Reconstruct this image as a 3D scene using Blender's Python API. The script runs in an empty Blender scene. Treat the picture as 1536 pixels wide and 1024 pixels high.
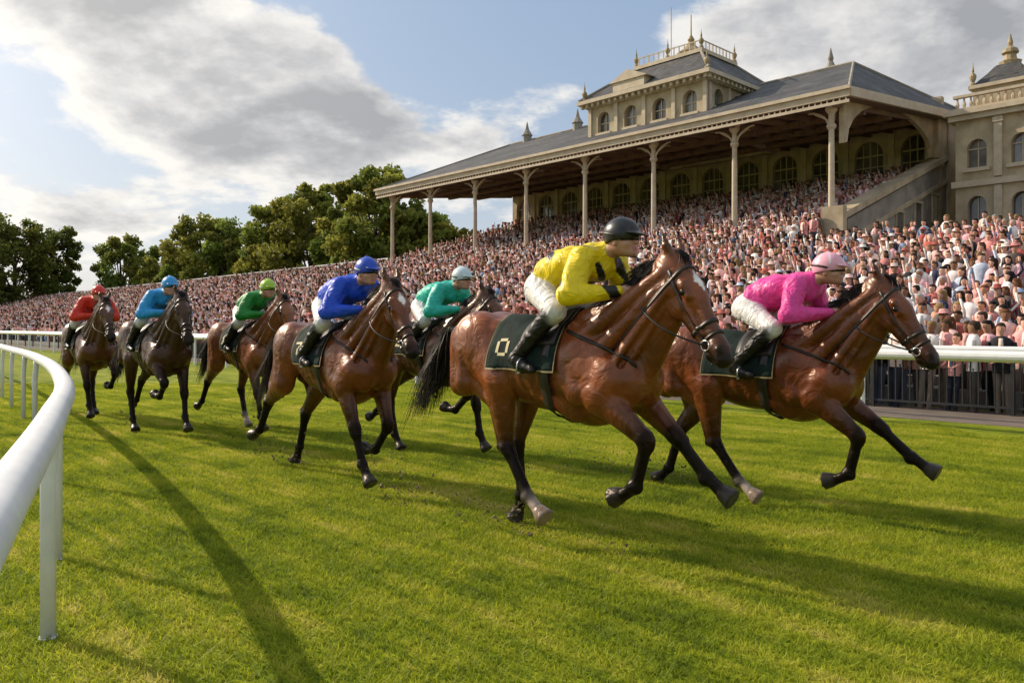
import bpy, math, random
import numpy as np
from mathutils import Vector, Matrix
from mathutils.bvhtree import BVHTree
random.seed(7); RNG=np.random.default_rng(7)
scene=bpy.context.scene
COL=scene.collection
UA=math.atan2(-0.724,0.69)

# ------------------------------------------------------------------ materials
def new_mat(name):
    m=bpy.data.materials.new(name); m.use_nodes=True
    nt=m.node_tree; nt.nodes.clear()
    return m,nt
def N(nt,typ,**kw):
    n=nt.nodes.new(typ)
    for k,v in kw.items():
        if k=='inp':
            for a,b in v.items(): n.inputs[a].default_value=b
        else: setattr(n,k,v)
    return n
def L(nt,a,b): nt.links.new(a,b)
def ramp(nt,stops,fac=None):
    r=nt.nodes.new('ShaderNodeValToRGB')
    e=r.color_ramp.elements
    while len(e)<len(stops): e.new(0.5)
    for i,(p,c) in enumerate(stops):
        e[i].position=p; e[i].color=(c[0],c[1],c[2],1)
    if fac is not None: L(nt,fac,r.inputs[0])
    return r
def mat_basic(name,c1,c2=None,scale=4,rough=0.7,bump=0.0,bscale=30,coord='Object',stretch=(1,1,1),attr=False,spec=0.5,metal=0,attrvar=0.25):
    m,nt=new_mat(name)
    out=N(nt,'ShaderNodeOutputMaterial'); b=N(nt,'ShaderNodeBsdfPrincipled')
    b.inputs['Roughness'].default_value=rough; b.inputs['Metallic'].default_value=metal
    b.inputs['Specular IOR Level'].default_value=spec
    L(nt,b.outputs[0],out.inputs[0])
    tc=N(nt,'ShaderNodeTexCoord'); mp=N(nt,'ShaderNodeMapping'); mp.inputs['Scale'].default_value=stretch
    L(nt,tc.outputs[coord],mp.inputs[0])
    no=N(nt,'ShaderNodeTexNoise',inp={'Scale':scale,'Detail':6,'Roughness':0.6}); L(nt,mp.outputs[0],no.inputs['Vector'])
    if attr:
        at=N(nt,'ShaderNodeAttribute',attribute_name='Col')
        mr=N(nt,'ShaderNodeMapRange',inp={1:0.3,2:0.7,3:1-attrvar,4:1+attrvar}); L(nt,no.outputs[0],mr.inputs[0])
        vm=N(nt,'ShaderNodeVectorMath',operation='SCALE'); L(nt,at.outputs[0],vm.inputs[0]); L(nt,mr.outputs[0],vm.inputs['Scale'])
        L(nt,vm.outputs[0],b.inputs['Base Color'])
    else:
        c2=c2 or c1
        r=ramp(nt,[(0.35,c1),(0.65,c2)],no.outputs[0]); L(nt,r.outputs[0],b.inputs['Base Color'])
    if bump>0:
        n2=N(nt,'ShaderNodeTexNoise',inp={'Scale':bscale,'Detail':4}); L(nt,mp.outputs[0],n2.inputs['Vector'])
        bp=N(nt,'ShaderNodeBump',inp={'Strength':bump,'Distance':0.02}); L(nt,n2.outputs[0],bp.inputs['Height']); L(nt,bp.outputs[0],b.inputs['Normal'])
    return m
def bsdf(m): return [n for n in m.node_tree.nodes if n.type=='BSDF_PRINCIPLED'][0]

M_white=mat_basic('white_plastic_paint',(0.70,0.71,0.72),(0.82,0.82,0.81),scale=5,rough=0.38,bump=0.05,bscale=8)
M_stone=mat_basic('cream_stone',(0.36,0.285,0.185),(0.56,0.455,0.31),scale=0.9,rough=0.85,bump=0.3,bscale=6)
M_stoned=mat_basic('grey_stone',(0.22,0.195,0.16),(0.36,0.32,0.27),scale=0.8,rough=0.85,bump=0.3,bscale=6)
M_trim=mat_basic('painted_cream_iron',(0.46,0.37,0.26),(0.58,0.49,0.36),scale=2,rough=0.6)
M_gold=mat_basic('gilded_finial',(0.28,0.21,0.11),(0.38,0.30,0.18),scale=3,rough=0.65,metal=0.05)
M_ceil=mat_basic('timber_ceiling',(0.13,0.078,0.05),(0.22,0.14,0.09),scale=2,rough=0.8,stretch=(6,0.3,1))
M_conc=mat_basic('concrete_steps',(0.22,0.2,0.19),(0.32,0.30,0.28),scale=0.5,rough=0.9)
M_path=mat_basic('path_asphalt',(0.11,0.085,0.07),(0.17,0.135,0.11),scale=1.2,rough=0.9,bump=0.3,bscale=60)
M_iron=mat_basic('dark_iron',(0.012,0.014,0.016),(0.03,0.032,0.035),scale=3,rough=0.5)
M_bark=mat_basic('bark',(0.05,0.035,0.025),(0.10,0.075,0.055),scale=3,rough=0.95,bump=0.5,bscale=8)
M_crowd=mat_basic('crowd_clothes',(1,1,1),attr=True,scale=9,rough=0.85,attrvar=0.2,spec=0.2)
M_glass,nt=new_mat('window_glass')
o=N(nt,'ShaderNodeOutputMaterial'); b=N(nt,'ShaderNodeBsdfPrincipled'); L(nt,b.outputs[0],o.inputs[0])
tc=N(nt,'ShaderNodeTexCoord'); no=N(nt,'ShaderNodeTexNoise',inp={'Scale':0.6,'Detail':3}); L(nt,tc.outputs['Object'],no.inputs['Vector'])
r=ramp(nt,[(0.35,(0.04,0.04,0.042)),(0.7,(0.22,0.20,0.18))],no.outputs[0]); L(nt,r.outputs[0],b.inputs['Base Color']); b.inputs['Roughness'].default_value=0.12
b.inputs['Specular IOR Level'].default_value=0.9

M_slate,nt=new_mat('slate_roof')
o=N(nt,'ShaderNodeOutputMaterial'); b=N(nt,'ShaderNodeBsdfPrincipled',inp={'Roughness':0.7,'Specular IOR Level':0.3}); L(nt,b.outputs[0],o.inputs[0])
tc=N(nt,'ShaderNodeTexCoord')
n1=N(nt,'ShaderNodeTexNoise',inp={'Scale':0.5,'Detail':8,'Roughness':0.7}); L(nt,tc.outputs['Object'],n1.inputs['Vector'])
mp=N(nt,'ShaderNodeMapping'); mp.inputs['Scale'].default_value=(3,2,4.5); L(nt,tc.outputs['Object'],mp.inputs[0])
vo=N(nt,'ShaderNodeTexVoronoi',inp={'Scale':1.2}); L(nt,mp.outputs[0],vo.inputs['Vector'])
r=ramp(nt,[(0.3,(0.040,0.037,0.038)),(0.55,(0.085,0.080,0.080)),(0.75,(0.17,0.16,0.14))],n1.outputs[0])
mx=N(nt,'ShaderNodeMix',data_type='RGBA',blend_type='MULTIPLY'); mx.inputs[0].default_value=0.6
L(nt,r.outputs[0],mx.inputs[6]); L(nt,vo.outputs['Color'],mx.inputs[7])
hs=N(nt,'ShaderNodeHueSaturation',inp={'Saturation':0.25,'Value':1.25}); L(nt,mx.outputs[2],hs.inputs['Color']); L(nt,hs.outputs[0],b.inputs['Base Color'])
wv=N(nt,'ShaderNodeTexWave',bands_direction='Z',inp={'Scale':1.6,'Distortion':0.3}); L(nt,tc.outputs['Object'],wv.inputs['Vector'])
bp=N(nt,'ShaderNodeBump',inp={'Strength':0.4,'Distance':0.05}); L(nt,wv.outputs[0],bp.inputs['Height']); L(nt,bp.outputs[0],b.inputs['Normal'])

def grass_color(nt,dark):
    geo=N(nt,'ShaderNodeNewGeometry')
    mp=N(nt,'ShaderNodeMapping'); mp.inputs['Scale'].default_value=(0.20,2.6,1)
    vr=N(nt,'ShaderNodeVectorRotate',rotation_type='Z_AXIS'); vr.inputs['Angle'].default_value=-UA
    L(nt,geo.outputs['Position'],vr.inputs['Vector'])
    L(nt,vr.outputs[0],mp.inputs[0])
    a=N(nt,'ShaderNodeTexNoise',inp={'Scale':1.8,'Detail':8,'Roughness':0.74,'Distortion':0.7}); L(nt,mp.outputs[0],a.inputs['Vector'])
    c=N(nt,'ShaderNodeTexNoise',inp={'Scale':0.9,'Detail':8,'Roughness':0.78}); L(nt,geo.outputs['Position'],c.inputs['Vector'])
    sp=N(nt,'ShaderNodeSeparateXYZ'); L(nt,vr.outputs[0],sp.inputs[0])
    sn=N(nt,'ShaderNodeMath',operation='SINE'); ml=N(nt,'ShaderNodeMath',operation='MULTIPLY'); L(nt,sp.outputs[1],ml.inputs[0]); ml.inputs[1].default_value=1.75; L(nt,ml.outputs[0],sn.inputs[0])
    ad=N(nt,'ShaderNodeMath',operation='ADD'); L(nt,a.outputs[0],ad.inputs[0]); L(nt,c.outputs[0],ad.inputs[1])
    hv=N(nt,'ShaderNodeMath',operation='MULTIPLY'); L(nt,ad.outputs[0],hv.inputs[0]); hv.inputs[1].default_value=0.5
    h2=N(nt,'ShaderNodeMath',operation='MULTIPLY_ADD'); L(nt,sn.outputs[0],h2.inputs[0]); h2.inputs[1].default_value=0.016; L(nt,hv.outputs[0],h2.inputs[2])
    k=dark
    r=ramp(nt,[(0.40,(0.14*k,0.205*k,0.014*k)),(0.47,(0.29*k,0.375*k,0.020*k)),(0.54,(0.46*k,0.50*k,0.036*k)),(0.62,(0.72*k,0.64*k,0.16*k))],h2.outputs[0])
    return r,a,geo
M_ground,nt=new_mat('grass_ground')
o=N(nt,'ShaderNodeOutputMaterial'); b=N(nt,'ShaderNodeBsdfPrincipled',inp={'Roughness':0.9,'Specular IOR Level':0.1}); L(nt,b.outputs[0],o.inputs[0])
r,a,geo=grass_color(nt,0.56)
fn=N(nt,'ShaderNodeTexNoise',inp={'Scale':45,'Detail':3}); L(nt,geo.outputs['Position'],fn.inputs['Vector'])
mr=N(nt,'ShaderNodeMapRange',inp={1:0.3,2:0.7,3:0.65,4:1.3}); L(nt,fn.outputs[0],mr.inputs[0])
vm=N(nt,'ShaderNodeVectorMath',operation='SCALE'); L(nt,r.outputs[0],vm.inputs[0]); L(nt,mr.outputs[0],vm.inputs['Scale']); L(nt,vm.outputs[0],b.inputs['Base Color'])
bp=N(nt,'ShaderNodeBump',inp={'Strength':0.6,'Distance':0.03}); L(nt,fn.outputs[0],bp.inputs['Height']); L(nt,bp.outputs[0],b.inputs['Normal'])
M_blade,nt=new_mat('grass_blade')
o=N(nt,'ShaderNodeOutputMaterial'); b=N(nt,'ShaderNodeBsdfPrincipled',inp={'Roughness':0.6,'Specular IOR Level':0.25})
r,a,geo=grass_color(nt,1.0); at=N(nt,'ShaderNodeAttribute',attribute_name='Col')
mx=N(nt,'ShaderNodeMix',data_type='RGBA',blend_type='MULTIPLY'); mx.inputs[0].default_value=1
L(nt,r.outputs[0],mx.inputs[6]); L(nt,at.outputs[0],mx.inputs[7]); L(nt,mx.outputs[2],b.inputs['Base Color'])
tr=N(nt,'ShaderNodeBsdfTranslucent'); L(nt,mx.outputs[2],tr.inputs[0]); ms=N(nt,'ShaderNodeMixShader'); ms.inputs[0].default_value=0.5
L(nt,b.outputs[0],ms.inputs[1]); L(nt,tr.outputs[0],ms.inputs[2]); L(nt,ms.outputs[0],o.inputs[0])
M_leaf,nt=new_mat('tree_foliage')
o=N(nt,'ShaderNodeOutputMaterial'); b=N(nt,'ShaderNodeBsdfPrincipled',inp={'Roughness':0.7,'Specular IOR Level':0.2})
at=N(nt,'ShaderNodeAttribute',attribute_name='Col'); L(nt,at.outputs[0],b.inputs['Base Color'])
tr=N(nt,'ShaderNodeBsdfTranslucent'); L(nt,at.outputs[0],tr.inputs[0]); ms=N(nt,'ShaderNodeMixShader'); ms.inputs[0].default_value=0.45
L(nt,b.outputs[0],ms.inputs[1]); L(nt,tr.outputs[0],ms.inputs[2]); L(nt,ms.outputs[0],o.inputs[0])

# ------------------------------------------------------------------ mesh utils
def mesh_np(name,V,F,mat=None,cols=None,smooth=True,parent=None):
    V=np.asarray(V,dtype=np.float32); F=np.asarray(F,dtype=np.int32)
    me=bpy.data.meshes.new(name)
    n=len(F); k=F.shape[1]
    me.vertices.add(len(V)); me.vertices.foreach_set('co',V.ravel())
    me.loops.add(n*k); me.loops.foreach_set('vertex_index',F.ravel())
    me.polygons.add(n); me.polygons.foreach_set('loop_start',np.arange(0,n*k,k,dtype=np.int32))
    me.polygons.foreach_set('use_smooth',np.full(n,smooth))
    me.update(calc_edges=True)
    if cols is not None:
        ca=me.color_attributes.new('Col','FLOAT_COLOR','POINT')
        c=np.ones((len(V),4),dtype=np.float32); c[:,:3]=cols
        ca.data.foreach_set('color',c.ravel())
    if mat: me.materials.append(mat)
    ob=bpy.data.objects.new(name,me); COL.objects.link(ob)
    if parent: ob.parent=parent
    return ob
def empty(name,loc=(0,0,0),rz=0,sc=1):
    e=bpy.data.objects.new(name,None); COL.objects.link(e); e.location=loc; e.rotation_euler=(0,0,rz); e.scale=(sc,sc,sc); e.empty_display_size=0.3
    return e
class MB:
    """builder in course coordinates (s,t,z) -> local (-s,t,z)"""
    def __init__(s): s.V=[]; s.F=[]
    def add(s,vs,fs):
        o=len(s.V); s.V+= [(-v[0],v[1],v[2]) for v in vs]; s.F+=[tuple(i+o for i in f) for f in fs]
    def box(s,s0,s1,t0,t1,z0,z1):
        s.add([(s0,t0,z0),(s1,t0,z0),(s1,t1,z0),(s0,t1,z0),(s0,t0,z1),(s1,t0,z1),(s1,t1,z1),(s0,t1,z1)],
              [(0,1,2,3),(4,5,6,7),(0,1,5,4),(1,2,6,5),(2,3,7,6),(3,0,4,7)])
    def prism(s,poly,axis,a,b):
        n=len(poly)
        if axis=='s': vs=[(a,p,z) for p,z in poly]+[(b,p,z) for p,z in poly]
        else: vs=[(p,a,z) for p,z in poly]+[(p,b,z) for p,z in poly]
        s.add(vs,[tuple(range(n)),tuple(range(n,2*n))]+[(i,(i+1)%n,n+(i+1)%n,n+i) for i in range(n)])
    def poly(s,vs): s.add(vs,[tuple(range(len(vs)))])
    def lathe(s,cs,ct,prof,n=10):
        vs=[];fs=[]
        for r,z in prof:
            for i in range(n):
                a=2*math.pi*i/n; vs.append((cs+r*math.cos(a),ct+r*math.sin(a),z))
        for j in range(len(prof)-1):
            for i in range(n): fs.append((j*n+i,j*n+(i+1)%n,(j+1)*n+(i+1)%n,(j+1)*n+i))
        fs.append(tuple(range(n))); fs.append(tuple(range((len(prof)-1)*n,len(prof)*n)))
        s.add(vs,fs)
    def beam(s,p,q,r,n=6):
        p=Vector(p);q=Vector(q);d=(q-p).normalized(); x=d.orthogonal().normalized(); y=d.cross(x)
        vs=[];fs=[]
        for c in (p,q):
            for i in range(n):
                a=2*math.pi*i/n; w=c+x*r*math.cos(a)+y*r*math.sin(a); vs.append(tuple(w))
        for i in range(n): fs.append((i,(i+1)%n,n+(i+1)%n,n+i))
        fs+= [tuple(range(n)),tuple(range(n,2*n))]
        s.add(vs,fs)
    def arch_bay(s,axis,a0,a1,z0,z1,d0,d1,w,sill,spring):
        c=(a0+a1)/2; l=c-w/2; r=c+w/2
        def bx(p0,p1,q0,q1):
            if axis=='t': s.box(p0,p1,d0,d1,q0,q1)
            else: s.box(d0,d1,p0,p1,q0,q1)
        bx(a0,l,z0,z1); bx(r,a1,z0,z1)
        if sill>z0: bx(l,r,z0,sill)
        pts=[(l,z1),(l,spring)]
        for i in range(1,8):
            an=math.pi*(1-i/8); pts.append((c+w/2*math.cos(an),spring+w/2*math.sin(an)))
        pts+=[(r,spring),(r,z1)]
        s.prism(pts,axis,d0,d1)
    def out(s,name,mat,parent=None,rot=True,smooth=False):
        import bmesh
        me=bpy.data.meshes.new(name); me.from_pydata(s.V,[],s.F)
        bm=bmesh.new(); bm.from_mesh(me); bmesh.ops.recalc_face_normals(bm,faces=bm.faces); bm.to_mesh(me); bm.free()
        me.materials.append(mat)
        if smooth: me.polygons.foreach_set('use_smooth',[True]*len(me.polygons))
        ob=bpy.data.objects.new(name,me); COL.objects.link(ob)
        if parent: ob.parent=parent
        elif rot: ob.rotation_euler=(0,0,UA)
        return ob

# ------------------------------------------------------------------ camera, sun, sky
cam=bpy.data.cameras.new('camera'); co=bpy.data.objects.new('camera',cam); COL.objects.link(co); scene.camera=co
cam.lens=28; cam.sensor_width=36; cam.clip_end=5000; cam.clip_start=0.05
co.location=(0,0,1.56); co.rotation_euler=(math.radians(90),0,0); cam.shift_y=-22/1536
SUN_EL=math.radians(31); sd=Vector((-0.87,0.49,0)).normalized()
sunv=Vector((sd.x*math.cos(SUN_EL),sd.y*math.cos(SUN_EL),math.sin(SUN_EL)))
sl=bpy.data.lights.new('sun','SUN'); sl.energy=5.0; sl.angle=math.radians(0.6); sl.color=(1.0,0.85,0.66)
so=bpy.data.objects.new('sun',sl); COL.objects.link(so); so.rotation_euler=sunv.to_track_quat('Z','Y').to_euler(); so.location=(-20,15,25)
w=bpy.data.worlds.new('World'); scene.world=w; w.use_nodes=True; nt=w.node_tree; nt.nodes.clear()
out=N(nt,'ShaderNodeOutputWorld'); bg=N(nt,'ShaderNodeBackground',inp={'Strength':0.11}); L(nt,bg.outputs[0],out.inputs[0])
sky=N(nt,'ShaderNodeTexSky',sky_type='NISHITA',sun_disc=False); sky.sun_elevation=SUN_EL; sky.sun_rotation=math.atan2(sd.x,sd.y); sky.dust_density=2.0; sky.air_density=1.0
tc=N(nt,'ShaderNodeTexCoord')
def MT(op,a,b=None,c=None,clamp=False):
    n=N(nt,'ShaderNodeMath',operation=op); n.use_clamp=clamp
    for i,v in enumerate((a,b,c)):
        if v is None: continue
        if isinstance(v,(int,float)): n.inputs[i].default_value=v
        else: L(nt,v,n.inputs[i])
    return n.outputs[0]
sx=N(nt,'ShaderNodeSeparateXYZ'); L(nt,tc.outputs['Generated'],sx.inputs[0])
zz=MT('ADD',MT('MAXIMUM',sx.outputs[2],0.0),0.30)
px=MT('DIVIDE',sx.outputs[0],zz); py=MT('DIVIDE',sx.outputs[1],zz)
cb=N(nt,'ShaderNodeCombineXYZ'); L(nt,px,cb.inputs[0]); L(nt,py,cb.inputs[1])
def cn(off,scale,det):
    ad=N(nt,'ShaderNodeVectorMath',operation='ADD'); L(nt,cb.outputs[0],ad.inputs[0]); ad.inputs[1].default_value=off
    n=N(nt,'ShaderNodeTexNoise',inp={'Scale':scale,'Detail':det,'Roughness':0.58,'Distortion':0.1}); L(nt,ad.outputs[0],n.inputs['Vector']); return n.outputs[0]
O=(5.3,1.9,0.4)
n1=cn(O,2.6,10); n2=cn((O[0]+sd.x*0.07,O[1]+sd.y*0.07,O[2]),2.6,6)
dens=n1
def pdir(x,y):
    v=Vector(((x-768)/1195,1,(490-y)/1195)).normalized(); return v
for (x,y,wt,sg) in [(230,60,0.11,0.12),(90,40,0.10,0.10),(430,130,0.10,0.09),(600,190,0.10,0.09),(760,200,0.09,0.09),(690,90,-0.13,0.08),(800,40,-0.12,0.09),(930,110,-0.08,0.06),(1180,20,0.11,0.12),(1420,40,0.10,0.12),(40,190,-0.12,0.09),(160,230,-0.03,0.07),(120,275,0.09,0.08),(350,230,0.07,0.08),(480,290,.07,.06),(560,40,-.06,.06)]:
    d=pdir(x,y); ds=N(nt,'ShaderNodeVectorMath',operation='DISTANCE'); L(nt,tc.outputs['Generated'],ds.inputs[0]); ds.inputs[1].default_value=d
    q=MT('MULTIPLY',MT('POWER',MT('DIVIDE',ds.outputs['Value'],sg),2),-1); e=MT('MULTIPLY',MT('EXPONENT',q),wt); dens=MT('ADD',dens,e)
mr=N(nt,'ShaderNodeMapRange',interpolation_type='SMOOTHSTEP',inp={1:0.475,2:0.585}); L(nt,dens,mr.inputs[0]); cov=mr.outputs[0]
mr2=N(nt,'ShaderNodeMapRange',interpolation_type='SMOOTHSTEP',inp={1:0.54,2:0.74}); L(nt,dens,mr2.inputs[0]); thick=mr2.outputs[0]
lit=MT('MULTIPLY',MT('SUBTRACT',n1,n2),4.2)
shade=MT('SUBTRACT',thick,lit,None,True)
cr=ramp(nt,[(0.0,(8.6,8.3,7.8)),(0.30,(6.9,6.75,6.6)),(0.65,(4.9,4.9,5.0)),(1.0,(3.5,3.55,3.7))],shade)
mix=N(nt,'ShaderNodeMix',data_type='RGBA'); L(nt,MT('MULTIPLY',cov,0.93),mix.inputs[0])
hz=MT('POWER',MT('SUBTRACT',1.0,MT('MAXIMUM',sx.outputs[2],0.0),None,True),7)
sm=N(nt,'ShaderNodeMix',data_type='RGBA'); sm.inputs[0].default_value=0.6; L(nt,sky.outputs[0],sm.inputs[6]); sm.inputs[7].default_value=(3.4,4.7,6.6,1)
hm=N(nt,'ShaderNodeMix',data_type='RGBA'); L(nt,MT('MULTIPLY',hz,0.72),hm.inputs[0]); hm.inputs[7].default_value=(7.6,7.35,6.9,1); L(nt,sm.outputs[2],hm.inputs[6])
L(nt,hm.outputs[2],mix.inputs[6]); L(nt,cr.outputs[0],mix.inputs[7])
# circumsolar glow: hazy air is brighter towards the sun
ds=N(nt,'ShaderNodeVectorMath',operation='DISTANCE'); L(nt,tc.outputs['Generated'],ds.inputs[0]); ds.inputs[1].default_value=sunv
gw=MT('EXPONENT',MT('MULTIPLY',MT('POWER',MT('DIVIDE',ds.outputs['Value'],0.55),2),-1))
gl_=N(nt,'ShaderNodeVectorMath',operation='SCALE'); gl_.inputs[0].default_value=(4.0,3.6,2.9); L(nt,gw,gl_.inputs['Scale'])
ga=N(nt,'ShaderNodeVectorMath',operation='ADD'); L(nt,mix.outputs[2],ga.inputs[0]); L(nt,gl_.outputs[0],ga.inputs[1]); L(nt,ga.outputs[0],bg.inputs[0])
scene.view_settings.view_transform='Standard'; scene.view_settings.look='None'; scene.view_settings.exposure=0

# ------------------------------------------------------------------ SDF toolkit
class Prim:
    pass
def cap(a,b,r1,r2,k=0.03,sq=1.0,c=None,c2=None,lat=(0,1,0),neg=False):
    p=Prim(); p.t='cap'; p.a=np.array(a,float); p.b=np.array(b,float); p.r1=r1;p.r2=r2;p.k=k;p.sq=sq;p.c=c;p.c2=c2 if c2 is not None else c; p.lat=np.array(lat,float); p.neg=neg
    R=max(r1,r2)*max(1,sq); p.lo=np.minimum(p.a,p.b)-R; p.hi=np.maximum(p.a,p.b)+R; return p
def ell(c0,r,k=0.03,rot=0.0,c=None,neg=False):
    p=Prim(); p.t='ell'; p.c0=np.array(c0,float); p.r=np.array(r,float); p.k=k; p.rot=math.radians(rot); p.c=c;p.c2=c;p.neg=neg
    R=np.array([max(r[0],r[2]),r[1],max(r[0],r[2])]) if rot else p.r
    p.lo=p.c0-R; p.hi=p.c0+R; return p
def hoofp(a,d,ln,r1,r2,c):
    p=Prim(); p.t='hoof'; p.a=np.array(a,float); p.d=np.array(d,float)/np.linalg.norm(d); p.ln=ln;p.r1=r1;p.r2=r2;p.k=0.008;p.c=c;p.c2=c;p.neg=False
    b=p.a+p.d*ln; p.lo=np.minimum(p.a,b)-r2*1.3; p.hi=np.maximum(p.a,b)+r2*1.3; return p
def pdist(p,X,Y,Z):
    if p.t=='cap':
        ba=p.b-p.a; L2=ba@ba+1e-12
        qx,qy,qz=X-p.a[0],Y-p.a[1],Z-p.a[2]
        t=np.clip((qx*ba[0]+qy*ba[1]+qz*ba[2])/L2,0,1)
        qx=qx-t*ba[0];qy=qy-t*ba[1];qz=qz-t*ba[2]
        if p.sq!=1.0:
            w=qx*p.lat[0]+qy*p.lat[1]+qz*p.lat[2]; f=(1/p.sq-1)*w
            qx=qx+f*p.lat[0];qy=qy+f*p.lat[1];qz=qz+f*p.lat[2]
        d=np.sqrt(qx*qx+qy*qy+qz*qz)-(p.r1+(p.r2-p.r1)*t)
        if p.sq<1: d=d*(0.5+0.5*p.sq)
        return d,t
    if p.t=='ell':
        qx,qy,qz=X-p.c0[0],Y-p.c0[1],Z-p.c0[2]
        if p.rot:
            c,s=math.cos(p.rot),math.sin(p.rot); qx,qz=qx*c+qz*s,-qx*s+qz*c
        k0=np.sqrt((qx/p.r[0])**2+(qy/p.r[1])**2+(qz/p.r[2])**2)
        k1=np.sqrt((qx/p.r[0]**2)**2+(qy/p.r[1]**2)**2+(qz/p.r[2]**2)**2)+1e-9
        return k0*(k0-1)/k1, np.zeros_like(k0)
    qx,qy,qz=X-p.a[0],Y-p.a[1],Z-p.a[2]
    ax=qx*p.d[0]+qy*p.d[1]+qz*p.d[2]
    rr=np.sqrt(np.maximum(qx*qx+qy*qy+qz*qz-ax*ax,0)); t=np.clip(ax/p.ln,0,1)
    return np.maximum(np.maximum(rr-(p.r1+(p.r2-p.r1)*t),-ax),ax-p.ln), t
def surface_nets(F,lo,h):
    S=F<0
    nx,ny,nz=F.shape
    cnt=np.zeros((nx-1,ny-1,nz-1),np.int8)
    for i in (0,1):
        for j in (0,1):
            for k in (0,1): cnt+=S[i:nx-1+i,j:ny-1+j,k:nz-1+k]
    act=(cnt>0)&(cnt<8)
    idx=np.full(act.shape,-1,np.int32); I,J,K=np.nonzero(act); n=len(I); idx[I,J,K]=np.arange(n)
    acc=np.zeros((n,3)); num=np.zeros(n)
    cs=[(i,j,k) for i in (0,1) for j in (0,1) for k in (0,1)]
    for a in cs:
        for b in cs:
            if a<b and sum(abs(x-y) for x,y in zip(a,b))==1:
                fa=F[I+a[0],J+a[1],K+a[2]]; fb=F[I+b[0],J+b[1],K+b[2]]
                m=(fa<0)!=(fb<0); t=np.where(m,fa/(fa-fb+1e-20),0)
                for q in range(3): acc[:,q]+=m*(a[q]+(b[q]-a[q])*t)
                num+=m
    V=np.stack([I,J,K],1)+acc/num[:,None]; V=np.array(lo)+h*V
    faces=[]
    for ax in range(3):
        b=(ax+1)%3;c=(ax+2)%3
        A=np.take(S,range(0,S.shape[ax]-1),axis=ax); B=np.take(S,range(1,S.shape[ax]),axis=ax)
        d=A!=B; ii=np.stack(np.nonzero(d),1)
        ok=(ii[:,b]>0)&(ii[:,c]>0)&(ii[:,b]<S.shape[b]-1)&(ii[:,c]<S.shape[c]-1); ii=ii[ok]
        ina=A[ii[:,0],ii[:,1],ii[:,2]]
        def cell(db,dc):
            q=ii.copy(); q[:,b]+=db; q[:,c]+=dc; return idx[q[:,0],q[:,1],q[:,2]]
        q=np.stack([cell(-1,-1),cell(0,-1),cell(0,0),cell(-1,0)],1)
        q[~ina]=q[~ina][:,::-1]; faces.append(q)
    return V,np.concatenate(faces)
def relax(V,Q,it=2,lam=0.5):
    n=len(V)
    E=np.concatenate([Q[:,[0,1]],Q[:,[1,2]],Q[:,[2,3]],Q[:,[3,0]]])
    for _ in range(it):
        for l in (lam,-lam*0.9):
            S=np.zeros_like(V); W=np.bincount(E[:,0],minlength=n)+np.bincount(E[:,1],minlength=n)
            for q in range(3): S[:,q]=np.bincount(E[:,0],weights=V[E[:,1],q],minlength=n)+np.bincount(E[:,1],weights=V[E[:,0],q],minlength=n)
            V=V+l*(S/np.maximum(W,1)[:,None]-V)
    return V
def vnormals(V,Q):
    nf=np.cross(V[Q[:,2]]-V[Q[:,0]],V[Q[:,3]]-V[Q[:,1]]); n=np.zeros_like(V)
    for i in range(4):
        for q in range(3): n[:,q]+=np.bincount(Q[:,i],weights=nf[:,q],minlength=len(V))
    return n/(np.linalg.norm(n,axis=1,keepdims=True)+1e-12)
def build_sdf(prims,h,colw=0.015,rl=2):
    pos=[p for p in prims if not p.neg]
    lo=np.min([p.lo for p in pos],axis=0)-3*h; hi=np.max([p.hi for p in pos],axis=0)+3*h
    n=np.ceil((hi-lo)/h).astype(int)+1
    F=np.full(n,0.5,np.float32)
    ax=[lo[i]+h*np.arange(n[i]) for i in range(3)]
    for p in prims:
        m=p.k+2.5*h
        i0=np.clip(((p.lo-m-lo)/h).astype(int),0,n-1); i1=np.clip(((p.hi+m-lo)/h).astype(int)+2,1,n)
        sl=tuple(slice(i0[i],i1[i]) for i in range(3))
        X,Y,Z=np.meshgrid(ax[0][sl[0]],ax[1][sl[1]],ax[2][sl[2]],indexing='ij',sparse=True)
        d,_=pdist(p,X+0*Y+0*Z,Y+0*X+0*Z,Z+0*X+0*Y); f=F[sl]
        k=max(p.k,1e-4)
        if p.neg:
            if p.k>0.012:
                hh=np.clip(0.5-0.5*(f+d)/k,0,1); F[sl]=f*(1-hh)+(-d)*hh+k*hh*(1-hh)
            else: F[sl]=np.maximum(f,-d)
            continue
        hh=np.clip(0.5+0.5*(f-d)/k,0,1); F[sl]=f*(1-hh)+d*hh-k*hh*(1-hh)
    V,Q=surface_nets(F,lo,h)
    C=np.zeros((len(V),3)); W=np.zeros(len(V))
    for p in prims:
        if p.c is None: continue
        d,t=pdist(p,V[:,0],V[:,1],V[:,2])
        if p.neg: d=np.abs(d)
        w=np.exp(-np.clip(d,-0.03,1)/colw)
        C+=w[:,None]*(np.array(p.c)[None]*(1-t[:,None])+np.array(p.c2)[None]*t[:,None]); W+=w
    C/=W[:,None]+1e-12
    if rl: V=relax(V,Q,rl)
    return V,Q,C
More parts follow.
